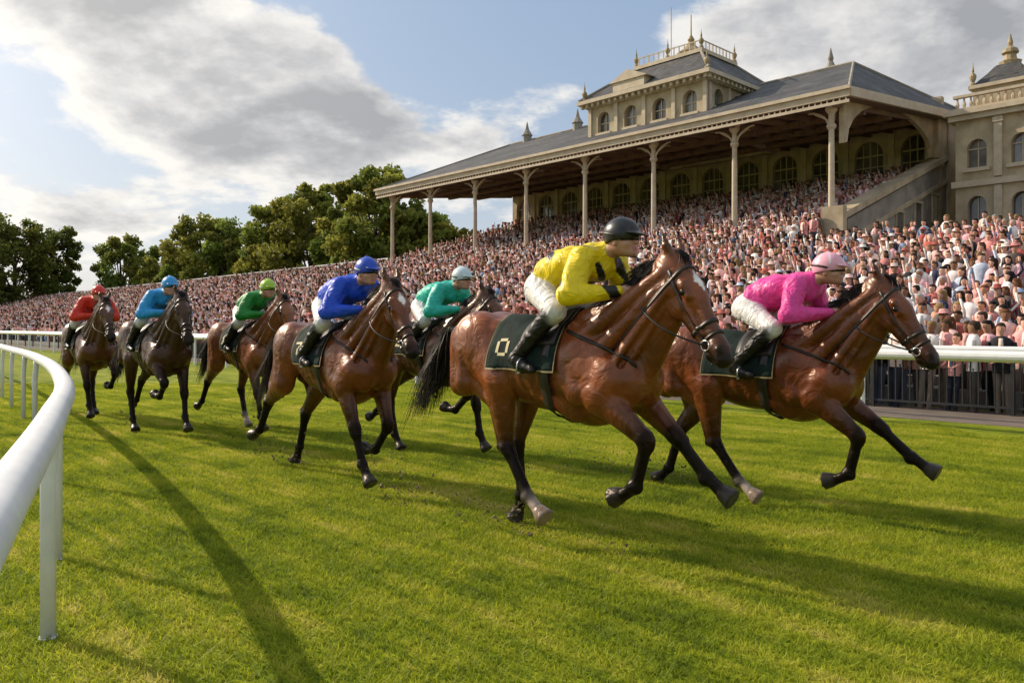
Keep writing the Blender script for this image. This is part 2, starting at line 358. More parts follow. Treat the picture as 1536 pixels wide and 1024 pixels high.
def strands(paths,r0,r1):
    P=np.asarray(paths); n,m,_=P.shape
    T=np.gradient(P,axis=1); T/=np.linalg.norm(T,axis=2,keepdims=True)+1e-9
    up=np.array([0.3,0.9,0.31]); X=np.cross(T,up); X/=np.linalg.norm(X,axis=2,keepdims=True)+1e-9; Y=np.cross(T,X)
    rad=np.linspace(r0,r1,m)[None,:,None]
    V=np.stack([P+rad*(X*math.cos(a)+Y*math.sin(a)) for a in (0,2.094,4.189)],2)
    base=(np.arange(n)*m*3)[:,None,None]+(np.arange(m-1)*3)[None,:,None]
    F=[]
    for i in range(3):
        j=(i+1)%3; F.append(np.stack([base[...,0]+i,base[...,0]+j,base[...,0]+3+j,base[...,0]+3+i],-1).reshape(-1,4))
    return V.reshape(-1,3),np.concatenate(F)
def tube(name,pts,r,mat,parent,n=6):
    me=MBraw(); me.tube(pts,r,n); return me.out(name,mat,parent)
class MBraw:
    def __init__(s): s.V=[];s.F=[]
    def tube(s,pts,r,n=6):
        pts=[Vector(p) for p in pts]; o=len(s.V); m=len(pts)
        rs=r if isinstance(r,(list,tuple)) else [r]*m
        x=None
        for i,p in enumerate(pts):
            d=(pts[min(i+1,m-1)]-pts[max(i-1,0)]).normalized()
            if x is None: x=d.orthogonal().normalized()
            else: x=(x-d*x.dot(d)).normalized()
            y=d.cross(x)
            for k in range(n):
                a=2*math.pi*k/n; s.V.append(tuple(p+(x*math.cos(a)+y*math.sin(a))*rs[i]))
        for i in range(m-1):
            for k in range(n): s.F.append((o+i*n+k,o+i*n+(k+1)%n,o+(i+1)*n+(k+1)%n,o+(i+1)*n+k))
        s.F.append(tuple(o+k for k in range(n))[::-1]); s.F.append(tuple(o+(m-1)*n+k for k in range(n)))
    def grid(s,G,closed=False):
        o=len(s.V); m=len(G);n=len(G[0])
        for row in G: s.V+= [tuple(p) for p in row]
        for i in range(m-1):
            for j in range(n if closed else n-1):
                s.F.append((o+i*n+j,o+i*n+(j+1)%n,o+(i+1)*n+(j+1)%n,o+(i+1)*n+j))
    def out(s,name,mat,parent=None,solid=0,smooth=True):
        me=bpy.data.meshes.new(name); me.from_pydata(s.V,[],s.F); me.materials.append(mat)
        if smooth: me.polygons.foreach_set('use_smooth',[True]*len(me.polygons))
        ob=bpy.data.objects.new(name,me); COL.objects.link(ob)
        if parent: ob.parent=parent
        if solid:
            md=ob.modifiers.new('solid','SOLIDIFY'); md.thickness=solid; md.offset=0
        return ob

# ------------------------------------------------------------------ horse materials
M_coat,nt=new_mat('horse_coat')
o=N(nt,'ShaderNodeOutputMaterial'); b=N(nt,'ShaderNodeBsdfPrincipled',inp={'Roughness':0.38}); L(nt,b.outputs[0],o.inputs[0])
b.inputs['Specular Tint'].default_value=(1.0,0.80,0.62,1)
at=N(nt,'ShaderNodeAttribute',attribute_name='Col'); tc=N(nt,'ShaderNodeTexCoord')
no=N(nt,'ShaderNodeTexNoise',inp={'Scale':3.5,'Detail':4,'Roughness':0.6,'Distortion':0.6}); L(nt,tc.outputs['Object'],no.inputs['Vector'])
mr=N(nt,'ShaderNodeMapRange',inp={1:0.3,2:0.7,3:0.5,4:1.45}); L(nt,no.outputs[0],mr.inputs[0])
vm=N(nt,'ShaderNodeVectorMath',operation='SCALE'); L(nt,at.outputs[0],vm.inputs[0]); L(nt,mr.outputs[0],vm.inputs['Scale']); L(nt,vm.outputs[0],b.inputs['Base Color'])
spx=N(nt,'ShaderNodeSeparateColor'); L(nt,at.outputs[0],spx.inputs[0])
ms_=N(nt,'ShaderNodeMapRange',inp={1:0.01,2:0.07,3:0.16,4:0.55}); L(nt,spx.outputs[0],ms_.inputs[0]); L(nt,ms_.outputs[0],b.inputs['Specular IOR Level'])
mc_=N(nt,'ShaderNodeMapRange',inp={1:0.01,2:0.07,3:0.03,4:0.22}); L(nt,spx.outputs[0],mc_.inputs[0]); L(nt,mc_.outputs[0],b.inputs['Coat Weight']); b.inputs['Coat Roughness'].default_value=0.24
n2=N(nt,'ShaderNodeTexNoise',inp={'Scale':6.5,'Detail':3,'Roughness':0.45,'Distortion':1.1}); L(nt,tc.outputs['Object'],n2.inputs['Vector'])
n3=N(nt,'ShaderNodeTexNoise',inp={'Scale':160,'Detail':2}); L(nt,tc.outputs['Object'],n3.inputs['Vector'])
bp=N(nt,'ShaderNodeBump',inp={'Strength':0.55,'Distance':0.045}); L(nt,n2.outputs[0],bp.inputs['Height'])
bp2=N(nt,'ShaderNodeBump',inp={'Strength':0.14,'Distance':0.004}); L(nt,n3.outputs[0],bp2.inputs['Height']); L(nt,bp.outputs[0],bp2.inputs['Normal']); L(nt,bp2.outputs[0],b.inputs['Normal'])
M_hair=mat_basic('horse_hair',(0.008,0.006,0.005),(0.02,0.013,0.009),scale=10,rough=0.5,spec=0.3)
M_eye=mat_basic('horse_eye',(0.006,0.004,0.003),rough=0.08)
M_leather=mat_basic('dark_leather',(0.010,0.008,0.006),(0.022,0.016,0.012),scale=20,rough=0.45)
M_cloth=mat_basic('saddle_cloth_green',(0.005,0.013,0.011),(0.011,0.025,0.02),scale=12,rough=0.85,bump=0.5,bscale=12,spec=0.2)
M_num=mat_basic('number_cloth',(0.50,0.42,0.22),(0.62,0.54,0.32),scale=20,rough=0.7)
M_steel=mat_basic('steel',(0.5,0.5,0.5),rough=0.3,metal=0.9)
def cloth_mat(name):
    m=mat_basic(name,(1,1,1),attr=True,scale=14,rough=0.45,attrvar=0.12,spec=0.4)
    nt=m.node_tree; b=bsdf(m); tc=[n for n in nt.nodes if n.type=='TEX_COORD'][0]
    a=N(nt,'ShaderNodeTexNoise',inp={'Scale':8,'Detail':3,'Roughness':0.45,'Distortion':1.6}); L(nt,tc.outputs['Object'],a.inputs['Vector'])
    bp=N(nt,'ShaderNodeBump',inp={'Strength':0.7,'Distance':0.045}); L(nt,a.outputs[0],bp.inputs['Height']); L(nt,bp.outputs[0],b.inputs['Normal'])
    return m
M_silk=cloth_mat('racing_silks')
M_skin=mat_basic('skin',(1,1,1),attr=True,scale=12,rough=0.5,attrvar=0.08)
M_lens=mat_basic('goggle_lens',(0.01,0.01,0.012),rough=0.1)
M_strapw=mat_basic('goggle_strap',(0.6,0.6,0.6),rough=0.6)

BLACK=(0.006,0.0045,0.004)
def sdir(a): a=math.radians(a); return np.array([math.sin(a),0,-math.cos(a)])
def build_horse(loc,rz,pose,coat,h=0.016,sc=1.03,star=False,sock=None,neck=0.0,headyaw=0.0,digit='1'):
    E=empty('racehorse',loc,rz,sc)
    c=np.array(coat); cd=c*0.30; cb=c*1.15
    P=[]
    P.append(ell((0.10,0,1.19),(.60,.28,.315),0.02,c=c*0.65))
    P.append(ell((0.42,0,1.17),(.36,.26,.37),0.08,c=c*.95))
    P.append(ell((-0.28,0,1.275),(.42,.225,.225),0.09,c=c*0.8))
    P.append(cap((0.10,0,1.42),(0.50,0,1.50),.10,.085,0.09,.65,c=c*0.8))
    P.append(cap((-0.2,0,1.41),(-0.62,0,1.43),.12,.135,0.08,c=c))
    for y in (-1,1):
        P.append(ell((-.60,y*.10,1.31),(.29,.18,.27),0.04,c=cb))
        P.append(cap((-.40,y*.12,1.42),(-.66,y*.15,1.30),.09,.10,0.02,.8,c=cb))
        P.append(cap((-.78,y*.10,1.37),(-.78,y*.13,1.03),.12,.10,0.022,c=c))
        P.append(cap((-.67,y*.14,1.32),(-.66,y*.175,1.05),.12,.105,0.018,c=c))
        P.append(ell((.74,y*.095,1.12),(.15,.125,.18),0.02,c=c))
        P.append(cap((.38,y*.14,1.43),(.68,y*.19,1.15),.075,.11,0.016,.75,c=cb))
        P.append(cap((.30,y*.16,1.38),(.55,y*.20,1.14),.07,.10,0.016,.7,c=c))
        P.append(cap((.24,y*.21,1.27),(.46,y*.22,1.05),.085,.105,0.016,.6,c=c))
        P.append(cap((.10,y*.20,1.02),(.40,y*.15,.93),.05,.10,0.03,.7,c=c*.8))
    low=9
    for key,y in (('fr',-1),('fl',1)):
        a1,a2,a3=pose[key]; sgn=math.sin(math.radians(a1))
        sh=np.array([.69,y*.17,1.13]); el=np.array([.51+.14*sgn,y*.19,0.99+.05*max(sgn,0)])
        kn=el+.44*sdir(a1)+[0,-y*.02,0]; fe=kn+.31*sdir(a2)+[0,-y*.015,0]; pa=fe+.125*sdir(a3)
        hd=sdir(a3+(8 if a3>-30 else -10))
        f1=np.array([math.cos(math.radians(a1)),0,sgn])
        P.append(cap(sh,el,.145,.135,0.025,.7,c=c))
        P.append(cap((.42,y*.19,1.25),el,.15,.12,0.018,.55,c=cb))
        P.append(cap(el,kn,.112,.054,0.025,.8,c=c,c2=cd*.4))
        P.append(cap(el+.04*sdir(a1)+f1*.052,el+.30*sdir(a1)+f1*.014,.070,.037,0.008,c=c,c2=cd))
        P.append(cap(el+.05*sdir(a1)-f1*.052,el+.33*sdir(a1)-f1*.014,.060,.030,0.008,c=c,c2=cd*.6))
        P.append(cap(kn-.03*sdir(a1),kn+.03*sdir(a2),.061,.054,0.012,c=BLACK))
        P.append(cap(kn,fe,.038,.036,0.02,c=BLACK))
        bk=np.array([-math.cos(math.radians(a2)),0,-math.sin(math.radians(a2))])*.025
        P.append(cap(kn+bk+.04*sdir(a2),fe+bk,.021,.024,0.005,c=BLACK))
        P.append(cap(fe+bk*.6,fe,.050,.045,0.012,c=BLACK)); P.append(cap(fe,pa,.037,.042,0.012,c=BLACK))
        P.append(hoofp(pa,hd,.088,.050,.070,(0.03,0.027,0.025))); low=min(low,(pa+hd*.088)[2]-.03)
    for key,y in (('hr',-1),('hl',1)):
        a0,a1,a2,a3=pose[key]
        hip=np.array([-.58,y*.14,1.34]); st=hip+.37*sdir(a0)+[0,y*.045,0]
        hk=st+.49*sdir(a1)+[0,-y*.035,0]; fe=hk+.39*sdir(a2); pa=fe+.125*sdir(a3); hd=sdir(a3+(8 if a3>-15 else -10))
        P.append(cap(hip,st,.225,.145,0.035,.62,c=cb))
        P.append(cap((-.42,y*.15,1.32),st+[.03,0,.03],.13,.115,0.02,.6,c=c))
        P.append(cap((-.76,y*.12,1.18),(st+hk)/2+[-.06,0,.06],.13,.07,0.02,.75,c=c))
        P.append(cap(st,hk,.136,.052,0.03,.78,c=c,c2=cd*.5))
        hb=np.array([-math.cos(math.radians(a1)),0,-math.sin(math.radians(a1))])
        P.append(cap(st-hb*.03+.06*sdir(a1),st-hb*.01+.32*sdir(a1),.090,.042,0.008,.8,c=c,c2=cd))
        P.append(cap(st+hb*.09+.10*sdir(a1),hk+hb*.062,.048,.024,0.008,c=c,c2=cd*.5))
        P.append(cap(hk+hb*.055,hk,.040,.058,0.012,c=BLACK)); P.append(cap(hk,hk+.07*sdir(a2),.056,.046,0.02,c=BLACK))
        P.append(cap(hk,fe,.042,.037,0.02,c=BLACK))
        bk=np.array([-math.cos(math.radians(a2)),0,-math.sin(math.radians(a2))])*.026
        P.append(cap(hk+bk+.05*sdir(a2),fe+bk,.022,.024,0.006,c=BLACK))
        P.append(cap(fe+bk*.6,fe,.050,.045,0.012,c=BLACK))
        pc=(0.45,0.36,0.3) if sock==key else BLACK; hc=(0.22,0.16,0.12) if sock==key else (0.03,0.027,0.025)
        P.append(cap(fe,pa,.038,.042,0.012,c=pc))
        P.append(hoofp(pa,hd,.088,.050,.070,hc)); low=min(low,(pa+hd*.088)[2]-.03)
    # neck + head
    PL=np.array([1.07,0,1.90+neck]); cy,sy_=math.cos(headyaw),math.sin(headyaw)
    MID=np.array([.78,0,1.69+neck*.6])
    P.append(cap((.44,0,1.45),MID-[0,0,.02],.13,.115,0.07,.62,c=c*0.85)); P.append(cap(MID-[0,0,.02],PL-[.05,0,-.01],.115,.088,0.05,.6,c=c*.85))
    P.append(cap((.60,0,1.29),PL-[.03,0,.11],.235,.12,0.05,.62,c=c))
    P.append(cap((.74,0,1.14),PL+[.02,0,-.21],.15,.078,0.05,.75,c=c))
    for y in (-1,1):
        P.append(cap((.70,y*.15,1.16),PL+[-.01,y*.058,-.14],.080,.052,0.010,c=cb))
        P.append(cap((.46,y*.13,1.40),PL+[-.07,y*.052,-.05],.082,.048,0.010,c=c))
        P.append(cap((.56,y*.16,1.27),PL+[-.04,y*.062,-.10],.07,.035,0.010,c=c))
    ha=math.radians(56); HS=1.09
    def rotz(v): return np.array([v[0]*cy-v[1]*sy_,v[0]*sy_+v[1]*cy,v[2]])
    Hh=rotz(np.array([math.cos(ha),0,-math.sin(ha)]))*HS; Hf=rotz(np.array([math.sin(ha),0,math.cos(ha)]))*HS; Hy=rotz(np.array([0,1.,0]))*HS
    hp=lambda a,f=0,y=0: PL+Hh*a+Hf*f+Hy*y
    lat=tuple(Hy/HS)
    P.append(cap(hp(-.02,-.01),hp(.22,.0),.098,.094,0.05,.84,c=c,lat=lat))
    P.append(cap(hp(.18,.012),hp(.54,.0),.078,.050,0.03,.78,c=c,c2=cd,lat=lat))
    P.append(cap(hp(.25,-.085),hp(.55,-.05),.053,.034,0.02,c=c,c2=cd,lat=lat))
    P.append(cap(hp(.53,-.01),hp(.60,-.015),.062,.058,0.03,c=c*.3,c2=(0.014,0.011,0.010)))
    P.append(cap(hp(.55,-.06,-.02),hp(.585,-.068,.02),.034,.031,0.008,c=(0.014,0.011,0.010)))
    for y in (-1,1):
        P.append(cap(hp(.10,-.085,y*.038),hp(.22,-.10,y*.038),.086,.066,0.014,.6,c=c,lat=lat))
        P.append(cap(hp(.15,.03,y*.068),hp(.225,.025,y*.064),.034,.028,0.010,c=c*.7))
        P.append(cap(hp(.23,-.03,y*.064),hp(.44,-.03,y*.042),.020,.011,0.006,c=c))
        P.append(cap(hp(.56,.018,y*.038),hp(.61,.0,y*.040),.028,.026,0.008,c=(0.014,0.011,0.010)))
        P.append(cap(hp(-.045,.03,y*.045),hp(-.11,.05,y*.062),.026,.03,0.015,.8,c=c*.6,lat=lat))
        P.append(cap(hp(-.11,.05,y*.062),hp(-.195,.065,y*.060),.029,.006,0.008,.8,c=c*.5,c2=BLACK,lat=lat))
    for y in (-1,1):
        P.append(ell(hp(-.12,.082,y*.066),(.020,.013,.045),0.005,rot=-20,c=(0.02,0.012,0.01),neg=True))
        P.append(ell(hp(.60,.024,y*.062),(.019,.017,.022),0.005,c=(0.01,0.006,0.006),neg=True))
        P.append(ell(hp(.19,.018,y*.096),(.026,.014,.020),0.005,c=(0.01,0.007,0.006),neg=True))
        P.append(cap(hp(.50,-.045,y*.06),hp(.60,-.048,y*.05),.006,.006,0.004,c=(0.008,0.006,0.005),neg=True))
        # jugular groove
        P.append(cap((.78,y*.185,1.22),PL+[.0,y*.10,-.20],.022,.016,0.02,c=None,neg=True))
    P.append(cap((-.84,0,1.43),(-.98,0,1.41),.05,.03,0.03,c=BLACK))
    V,Q,C=build_sdf(P,h,0.009)
    # muscle striations / ribs as real relief
    NV=vnormals(V,Q); x_,y_,z_=V[:,0],V[:,1],V[:,2]
    win=lambda cx,cz,sx_,sz_: np.exp(-((x_-cx)/sx_)**2-((z_-cz)/sz_)**2)*np.clip((np.abs(y_)-.07)/.06,0,1)
    cre=lambda a: np.abs(np.sin(a))**.5-.75
    D_=.0060*win(.58,1.16,.20,.20)*cre(x_*17-z_*13+.8*np.sin(z_*9))
    D_+=.0065*win(-.66,1.16,.22,.24)*cre(x_*19+z_*5+.9*np.sin(z_*8+1))
    D_+=.0035*win(-.10,1.12,.42,.16)*np.sin(x_*62+z_*9)
    D_+=.0050*win(.86,1.56,.16,.20)*cre(x_*13-z_*17+.6*np.sin(x_*12))
    V=V+NV*D_[:,None]
    if star:
        rel=(V-PL)/HS; hcoord=rel@(Hh/HS); yc=rel@(Hy/HS); fc=rel@(Hf/HS)
        m=(fc>0.05)&(np.abs(yc)*1.0+np.abs(hcoord-.16)*.45<.032); C[m]=(0.7,0.66,0.62)
    dz=-low; V[:,2]+=dz
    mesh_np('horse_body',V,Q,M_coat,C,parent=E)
    bvh=BVHTree.FromPolygons([Vector(v) for v in V.tolist()],Q.tolist())
    Z=np.array([0,0,dz]); PLz=PL+Z
    hp2=lambda a,f=0,y=0: hp(a,f,y)+Z
    def hit(o,d,off,default=0.3):
        o=Vector(o); d=Vector(d).normalized(); r=bvh.ray_cast(o,d)
        if r[0] is None: return o+d*default
        return r[0]+d*off
    for y in (-1,1):
        bpy.ops.mesh.primitive_uv_sphere_add(segments=16,ring_count=10,radius=0.023,location=tuple(hp2(.19,.016,y*.077))); ob=bpy.context.object
        ob.name='eye'; ob.data.materials.append(M_eye); ob.parent=E
        for p in ob.data.polygons: p.use_smooth=True
    # tail
    n=560; m=11; t=np.linspace(0,1,m)[None,:]
    r1=RNG.normal(size=(n,1));r2=RNG.normal(size=(n,1)); r3=RNG.random((n,1)); ln=0.60+0.50*r3; ph=2.5*r2
    X=-.95-(.48*t**.7+.10*r1*t**1.2)*ln-.03*np.sin(4*t+ph)*t; Yy=(.014+.055*t)*r2+.03*np.sin(5*t+ph)*t; Zz=1.41+dz+.06*np.sin(np.pi*np.minimum(t*2,1))-(.64*t**1.6+.07*r1*t)*ln+.04*np.sin(6*t+1.7*ph)*t
    sv,sf=strands(np.stack([X+0*Yy,Yy,Zz],-1),.0055,.001); mesh_np('tail',sv,sf,M_hair,parent=E)
    # mane
    n=900; m=7; t=np.linspace(0,1,m)[None,:]
    u=.12+.88*RNG.random((n,1)); c0=np.array([.44,0,1.565+dz]); c1=PLz+[-.05,0,.080]; cm=MID+Z+[-.02,0,.080]
    clump=np.sin(u*55)*.5+np.sin(u*23+1)*.5
    R=np.where(u<.5,c0[None]*(1-2*u)+cm[None]*2*u,cm[None]*(2-2*u)+c1[None]*(2*u-1))
    r1=RNG.normal(size=(n,1));r2=RNG.normal(size=(n,1)); ln=(.07+.07*u)+.035*clump+.05*RNG.random((n,1)); sidey=np.where(RNG.random((n,1))<.75,-1,1)
    X=R[:,0:1]-ln*(.75+.2*r1)*t-.005; Yy=R[:,1:2]+.016*r2+sidey*ln*(.45+.2*r2)*t**1.2; Zz=R[:,2:3]-.03+(.05+.03*clump)*t+.02*r1*t-ln*.80*t**2
    sv,sf=strands(np.stack([X,Yy,Zz],-1),.0055,.001); mesh_np('mane',sv,sf,M_hair,parent=E)
    n=60; r1=RNG.normal(size=(n,1));r2=RNG.normal(size=(n,1)); R=hp2(-.07,.06)[None]
    a_=t*.12; pts=R[:,None,:]+(a_+.02*r1*t)[...,None]*Hh[None,None]+(.03*np.sin(np.pi*t)+.006*r1)[...,None]*Hf+(.018*r2*(0.5+t))[...,None]*Hy
    sv,sf=strands(pts,.004,.001); mesh_np('forelock',sv,sf,M_hair,parent=E)
    def patch(x0,x1,t0,t1,nx,ntt,off,wav=0):
        G=[]
        for i in range(nx+1):
            x=x0+(x1-x0)*i/nx; row=[]
            for j in range(ntt+1):
                td=t0+(t1-t0)*j/ntt; th=math.radians(td); w_=wav*max(0,(abs(td)-55)/43)*(.5+.5*math.sin(x*24+td*.05)); row.append(hit((x,0,1.2+dz),(0,math.sin(th),math.cos(th)),off+w_))
            G.append(row)
        return G
    b_=MBraw(); b_.grid(patch(-.34,.32,-96,96,22,40,.012,.022)); b_.out('saddle_cloth',M_cloth,E,solid=.006)
    b_=MBraw()
    for th in (-96,96): b_.grid(patch(-.345,.325,th-1.1,th+1.1,22,1,.016,.022))
    for xx in (-.345,.317): b_.grid(patch(xx,xx+.008,-96,96,1,36,.016,.022))
    b_.out('cloth_piping',mat_pipe,E)
    b_=MBraw(); b_.grid(patch(-.02,.30,-62,62,8,24,.024)); b_.out('saddle',M_leather,E,solid=.02)
    b_=MBraw(); b_.grid(patch(.19,.27,0,360,2,48,.022)); b_.out('girth',M_leather,E,solid=.006)
    digs={'1':["00110","01110","00110","00110","00110","01111"],'2':["01110","10001","00010","00100","01000","11111"],'3':["11110","00001","00110","00001","10001","01110"],'0':["01110","10001","10001","10001","10001","01110"],'7':["11111","00001","00010","00100","00100","00100"]}
    b_=MBraw(); bm=digs.get(digit,digs['1'])
    for side in (-1,1):
        for r_ in range(6):
            for q in range(5):
                if bm[r_][q]=='1':
                    xa=-.27+(q if side<0 else 4-q)*.026
                    b_.grid(patch(xa,xa+.0265,side*(52+r_*4.2),side*(52+(r_+1)*4.25),1,1,.0185,.022))
    b_.out('number',M_num,E)
    b_=MBraw(); uHf,uHy,uHh=Hf/HS,Hy/HS,Hh/HS
    def ring(a,wd,f0=0,off=.006,n=28,tilt=0):
        G=[]
        for s_ in (-.5,.5):
            row=[]
            for j in range(n):
                ph=2*math.pi*j/n; d=uHf*math.cos(ph)+uHy*math.sin(ph)+uHh*tilt*math.cos(ph); row.append(hit(hp2(a+s_*wd,f0),d,off))
            G.append(row)
        b_.grid(G,closed=True)
    ring(.40,.022,-.02); ring(.47,.016,-.02); ring(.09,.020,-.03,tilt=-.25)
    for y in (-1,1):
        row1=[];row2=[]
        for i in range(14):
            a=.03+i/13*.48; f=.0-.045*math.sin(min(1,i/13*1.2)*math.pi/2)
            row1.append(hit(hp2(a,f-.009),Hy*y,.006)); row2.append(hit(hp2(a,f+.009),Hy*y,.006))
        b_.grid([row1,row2])
    b_.out('bridle',M_leather,E,solid=.005)
    bits=[]
    for y in (-1,1):
        q=hit(hp2(.50,-.04),Hy*y,.01); bits.append(q)
        b2=MBraw(); b2.tube([q+Vector(uHf*math.cos(a)+uHh*math.sin(a))*.03 for a in np.linspace(0,6.28,13)],.005,5); b2.out('bit_ring',M_steel,E)
    b_=MBraw()
    for y in (-1,1):
        r1_=[];r2_=[]
        for i in range(15):
            f=i/14; x=.30+.36*f; z=1.44-.22*f
            for s_,rw in ((-.011,r1_),(.011,r2_)): rw.append(hit((x,0,z+dz+s_),(0.25+f*1.4,y,0),.007))
        b_.grid([r1_,r2_])
    b_.out('breast_strap',M_leather,E,solid=.005)
    return E,dz,bits
mat_pipe=mat_basic('gold_piping',(0.20,0.15,0.06),(0.30,0.23,0.10),scale=15,rough=0.6)
M_silk2=mat_basic('cap_cover',(1,1,1),attr=True,scale=8,rough=0.34,attrvar=0.05)

def build_jockey(loc,rz,sc,dz,bits,silk,cap_c,h=0.011,pattern=None,sleeve=None,stripe=None):
    E=empty('jockey',loc,rz,sc)
    s=np.array(silk); sv=np.array(sleeve if sleeve else silk); wh=(0.68,0.67,0.65); bt=(0.010,0.009,0.009); sk=(0.48,0.26,0.17)
    J=[]
    J.append(ell((-.04,0,1.745),(.15,.15,.12),0.03,rot=20,c=wh))
    J.append(cap((-.01,0,1.755),(.08,0,1.795),.120,.122,0.04,1.1,c=wh,c2=wh))
    J.append(cap((.08,0,1.82),(.44,0,1.895),.130,.130,0.04,1.22,c=s))
    J.append(ell((.20,0,1.895),(.21,.17,.115),0.05,rot=10,c=s))
    J.append(ell((.05,0,1.845),(.09,.16,.105),0.03,rot=14,c=s))
    J.append(cap((.46,-.14,1.905),(.46,.14,1.905),.090,.090,0.04,c=s))
    J.append(cap((.48,0,1.93),(.54,0,1.965),.072,.066,0.03,c=s))
    for y in (-1,1):
        el=(.46,y*.295,1.67); wr=(.70,y*.095,1.685)
        J.append(cap((.46,y*.17,1.90),el,.088,.078,0.03,c=sv)); J.append(cap(el,wr,.076,.042,0.02,c=sv))
        J.append(cap(np.array(wr)-[.03,-y*.02,0],wr,.044,.038,.008,c=sv*.9))
        J.append(cap((.0,y*.10,1.72),(.31,y*.265,1.565),.104,.073,0.04,c=wh))
        J.append(cap((.31,y*.265,1.565),(.28,y*.275,1.535),.070,.064,0.02,c=wh))
        J.append(cap((.27,y*.28,1.535),(.0,y*.315,1.26),.067,.046,0.012,c=bt))
        J.append(cap((-.02,y*.315,1.24),(.06,y*.315,1.195),.047,.042,0.02,c=bt)); J.append(cap((.06,y*.315,1.195),(.15,y*.32,1.18),.040,.028,0.02,c=bt))
    V,Q,C=build_sdf(J,h,0.003,1)
    iss=np.linalg.norm(C-s[None],axis=1)<.25
    NV=vnormals(V,Q)
    fo=np.sin(V[:,0]*38+np.sin(V[:,1]*17)*2+V[:,2]*22)*.5+np.sin(V[:,0]*21-V[:,1]*33+V[:,2]*14+1.3)*.5
    V=V+NV*((np.abs(fo)**.7*np.sign(fo))*.0075*iss)[:,None]
    if pattern is not None:
        f=np.sin(V[:,0]*17+1.3*np.sin(V[:,1]*13)+.4)*np.sin(V[:,1]*19+V[:,2]*11+1.1)+.45*np.sin(V[:,0]*37+V[:,1]*23+V[:,2]*29)
        C[iss&(f>pattern[1])]=pattern[0]
    V[:,2]+=dz; mesh_np('jockey_body',V,Q,M_silk,C,parent=E)
    lp=(0.40,0.15,0.12); H=[]
    c0=np.array([.66,0,2.030])
    H.append(cap((.50,0,1.93),(.61,0,1.985),.06,.056,0.02,c=sk))
    H.append(ell(c0,(.098,.076,.112),0.02,rot=-8,c=sk))
    H.append(ell(c0+[.055,0,-.075],(.045,.05,.042),0.03,c=sk)); H.append(ell(c0+[.075,0,-.098],(.022,.028,.018),0.02,c=sk))
    H.append(cap(c0+[.094,0,.01],c0+[.112,0,-.028],.009,.014,0.012,c=(0.50,0.25,0.16)))
    for y in (-1,1):
        H.append(ell(c0+[-.005,y*.078,-.02],(.02,.009,.030),0.006,c=sk)); H.append(ell(c0+[.06,y*.04,-.035],(.03,.028,.028),0.02,c=sk))
        H.append(ell(c0+[.092,y*.030,.006],(.012,.018,.011),0.005,c=(0.03,0.02,0.02),neg=True))
    H.append(ell(c0+[.096,0,-.063],(.010,.024,.006),0.006,c=lp)); H.append(ell(c0+[.094,0,-.075],(.010,.020,.006),0.006,c=lp))
    H.append(cap(c0+[-.07,0,-.03],c0+[-.05,0,-.06],.05,.045,0.01,c=(0.04,0.025,0.015)))
    V2,Q2,C2=build_sdf(H,.0065,.004,1); V2[:,2]+=dz; mesh_np('head',V2,Q2,M_skin,C2,parent=E)
    K=[ell(c0+[-.012,0,.030],(.130,.102,.114),0.01,rot=0,c=cap_c)]
    K.append(ell(c0+[.105,0,.032],(.062,.075,.012),0.012,rot=-14,c=tuple(np.array(cap_c)*.8)))
    K.append(ell(c0+[-.012,0,.145],(.016,.016,.010),0.006,c=cap_c))
    K.append(ell(c0+[.02,0,-.115],(.20,.15,.125),0.001,c=tuple(np.array(cap_c)*.5),neg=True))
    V3,Q3,C3=build_sdf(K,.0065,.006,1)
    if stripe is not None:
        an=np.arctan2(V3[:,1],V3[:,0]-c0[0]+.012); C3[(np.abs(np.sin(an*3))<.22)&(V3[:,2]>c0[2]+.045)]=stripe
    V3[:,2]+=dz; mesh_np('racing_cap',V3,Q3,M_silk2,C3,parent=E)
    bvh=BVHTree.FromPolygons([Vector(v) for v in V2.tolist()]+[],Q2.tolist()); bvc=BVHTree.FromPolygons([Vector(v) for v in V3.tolist()],Q3.tolist())
    g=MBraw(); cc=c0+[0,0,dz]
    g2=[]
    for zz_ in (-.020,.0,.018):
        row=[]
        for j in range(17):
            an=math.radians(-62+124*j/16); d=Vector((math.cos(an),math.sin(an),0)); r=bvh.ray_cast(Vector(cc+[0,0,.004+zz_]),d); row.append((r[0] if r[0] else Vector(cc)+d*.1)+d*(.012 if zz_==0 else .006))
        g2.append(row)
    g.grid(g2); g.out('goggles',M_lens,E,solid=.006)
    g=MBraw(); g2=[]
    for zz_ in (-.008,.008):
        row=[]
        for j in range(25):
            an=math.radians(58+244*j/24); d=Vector((math.cos(an),math.sin(an),0)); o_=Vector(cc+[-.01,0,.045*math.sin(math.radians(180*j/24))**.7+zz_])
            r=bvc.ray_cast(o_,d); r2=bvh.ray_cast(o_,d); ds=[x[3] for x in (r,r2) if x[0] is not None]; row.append(o_+d*((max(ds) if ds else .1)+.004))
        g2.append(row)
    g.grid(g2); g.out('goggle_strap',M_strapw if 0.1<sum(cap_c)<1.2 else M_leather,E,solid=.003)
    for y in (-1,1):
        w=np.array([.70,y*.095,1.685]); hnd=[]
        d=np.array([.93,-y*.33,-.05]); d/=np.linalg.norm(d); up=np.array([0,0,1.]); ins=np.cross(up,d)*y
        ins=ins/np.linalg.norm(ins); out_=-ins if (ins@np.array([0,y,0]))<0 else ins
        pm=w+d*.045
        hnd.append(cap(w-d*.02,w+d*.01,.028,.027,.01,c=sk)); hnd.append(cap(pm+up*.018-d*.02,pm+up*.020+d*.02,.019,.017,.012,c=sk)); hnd.append(cap(pm-up*.018-d*.02,pm-up*.020+d*.015,.019,.016,.012,c=sk))
        hnd.append(cap(pm+up*.015,pm-up*.015,.020,.020,.012,c=sk))
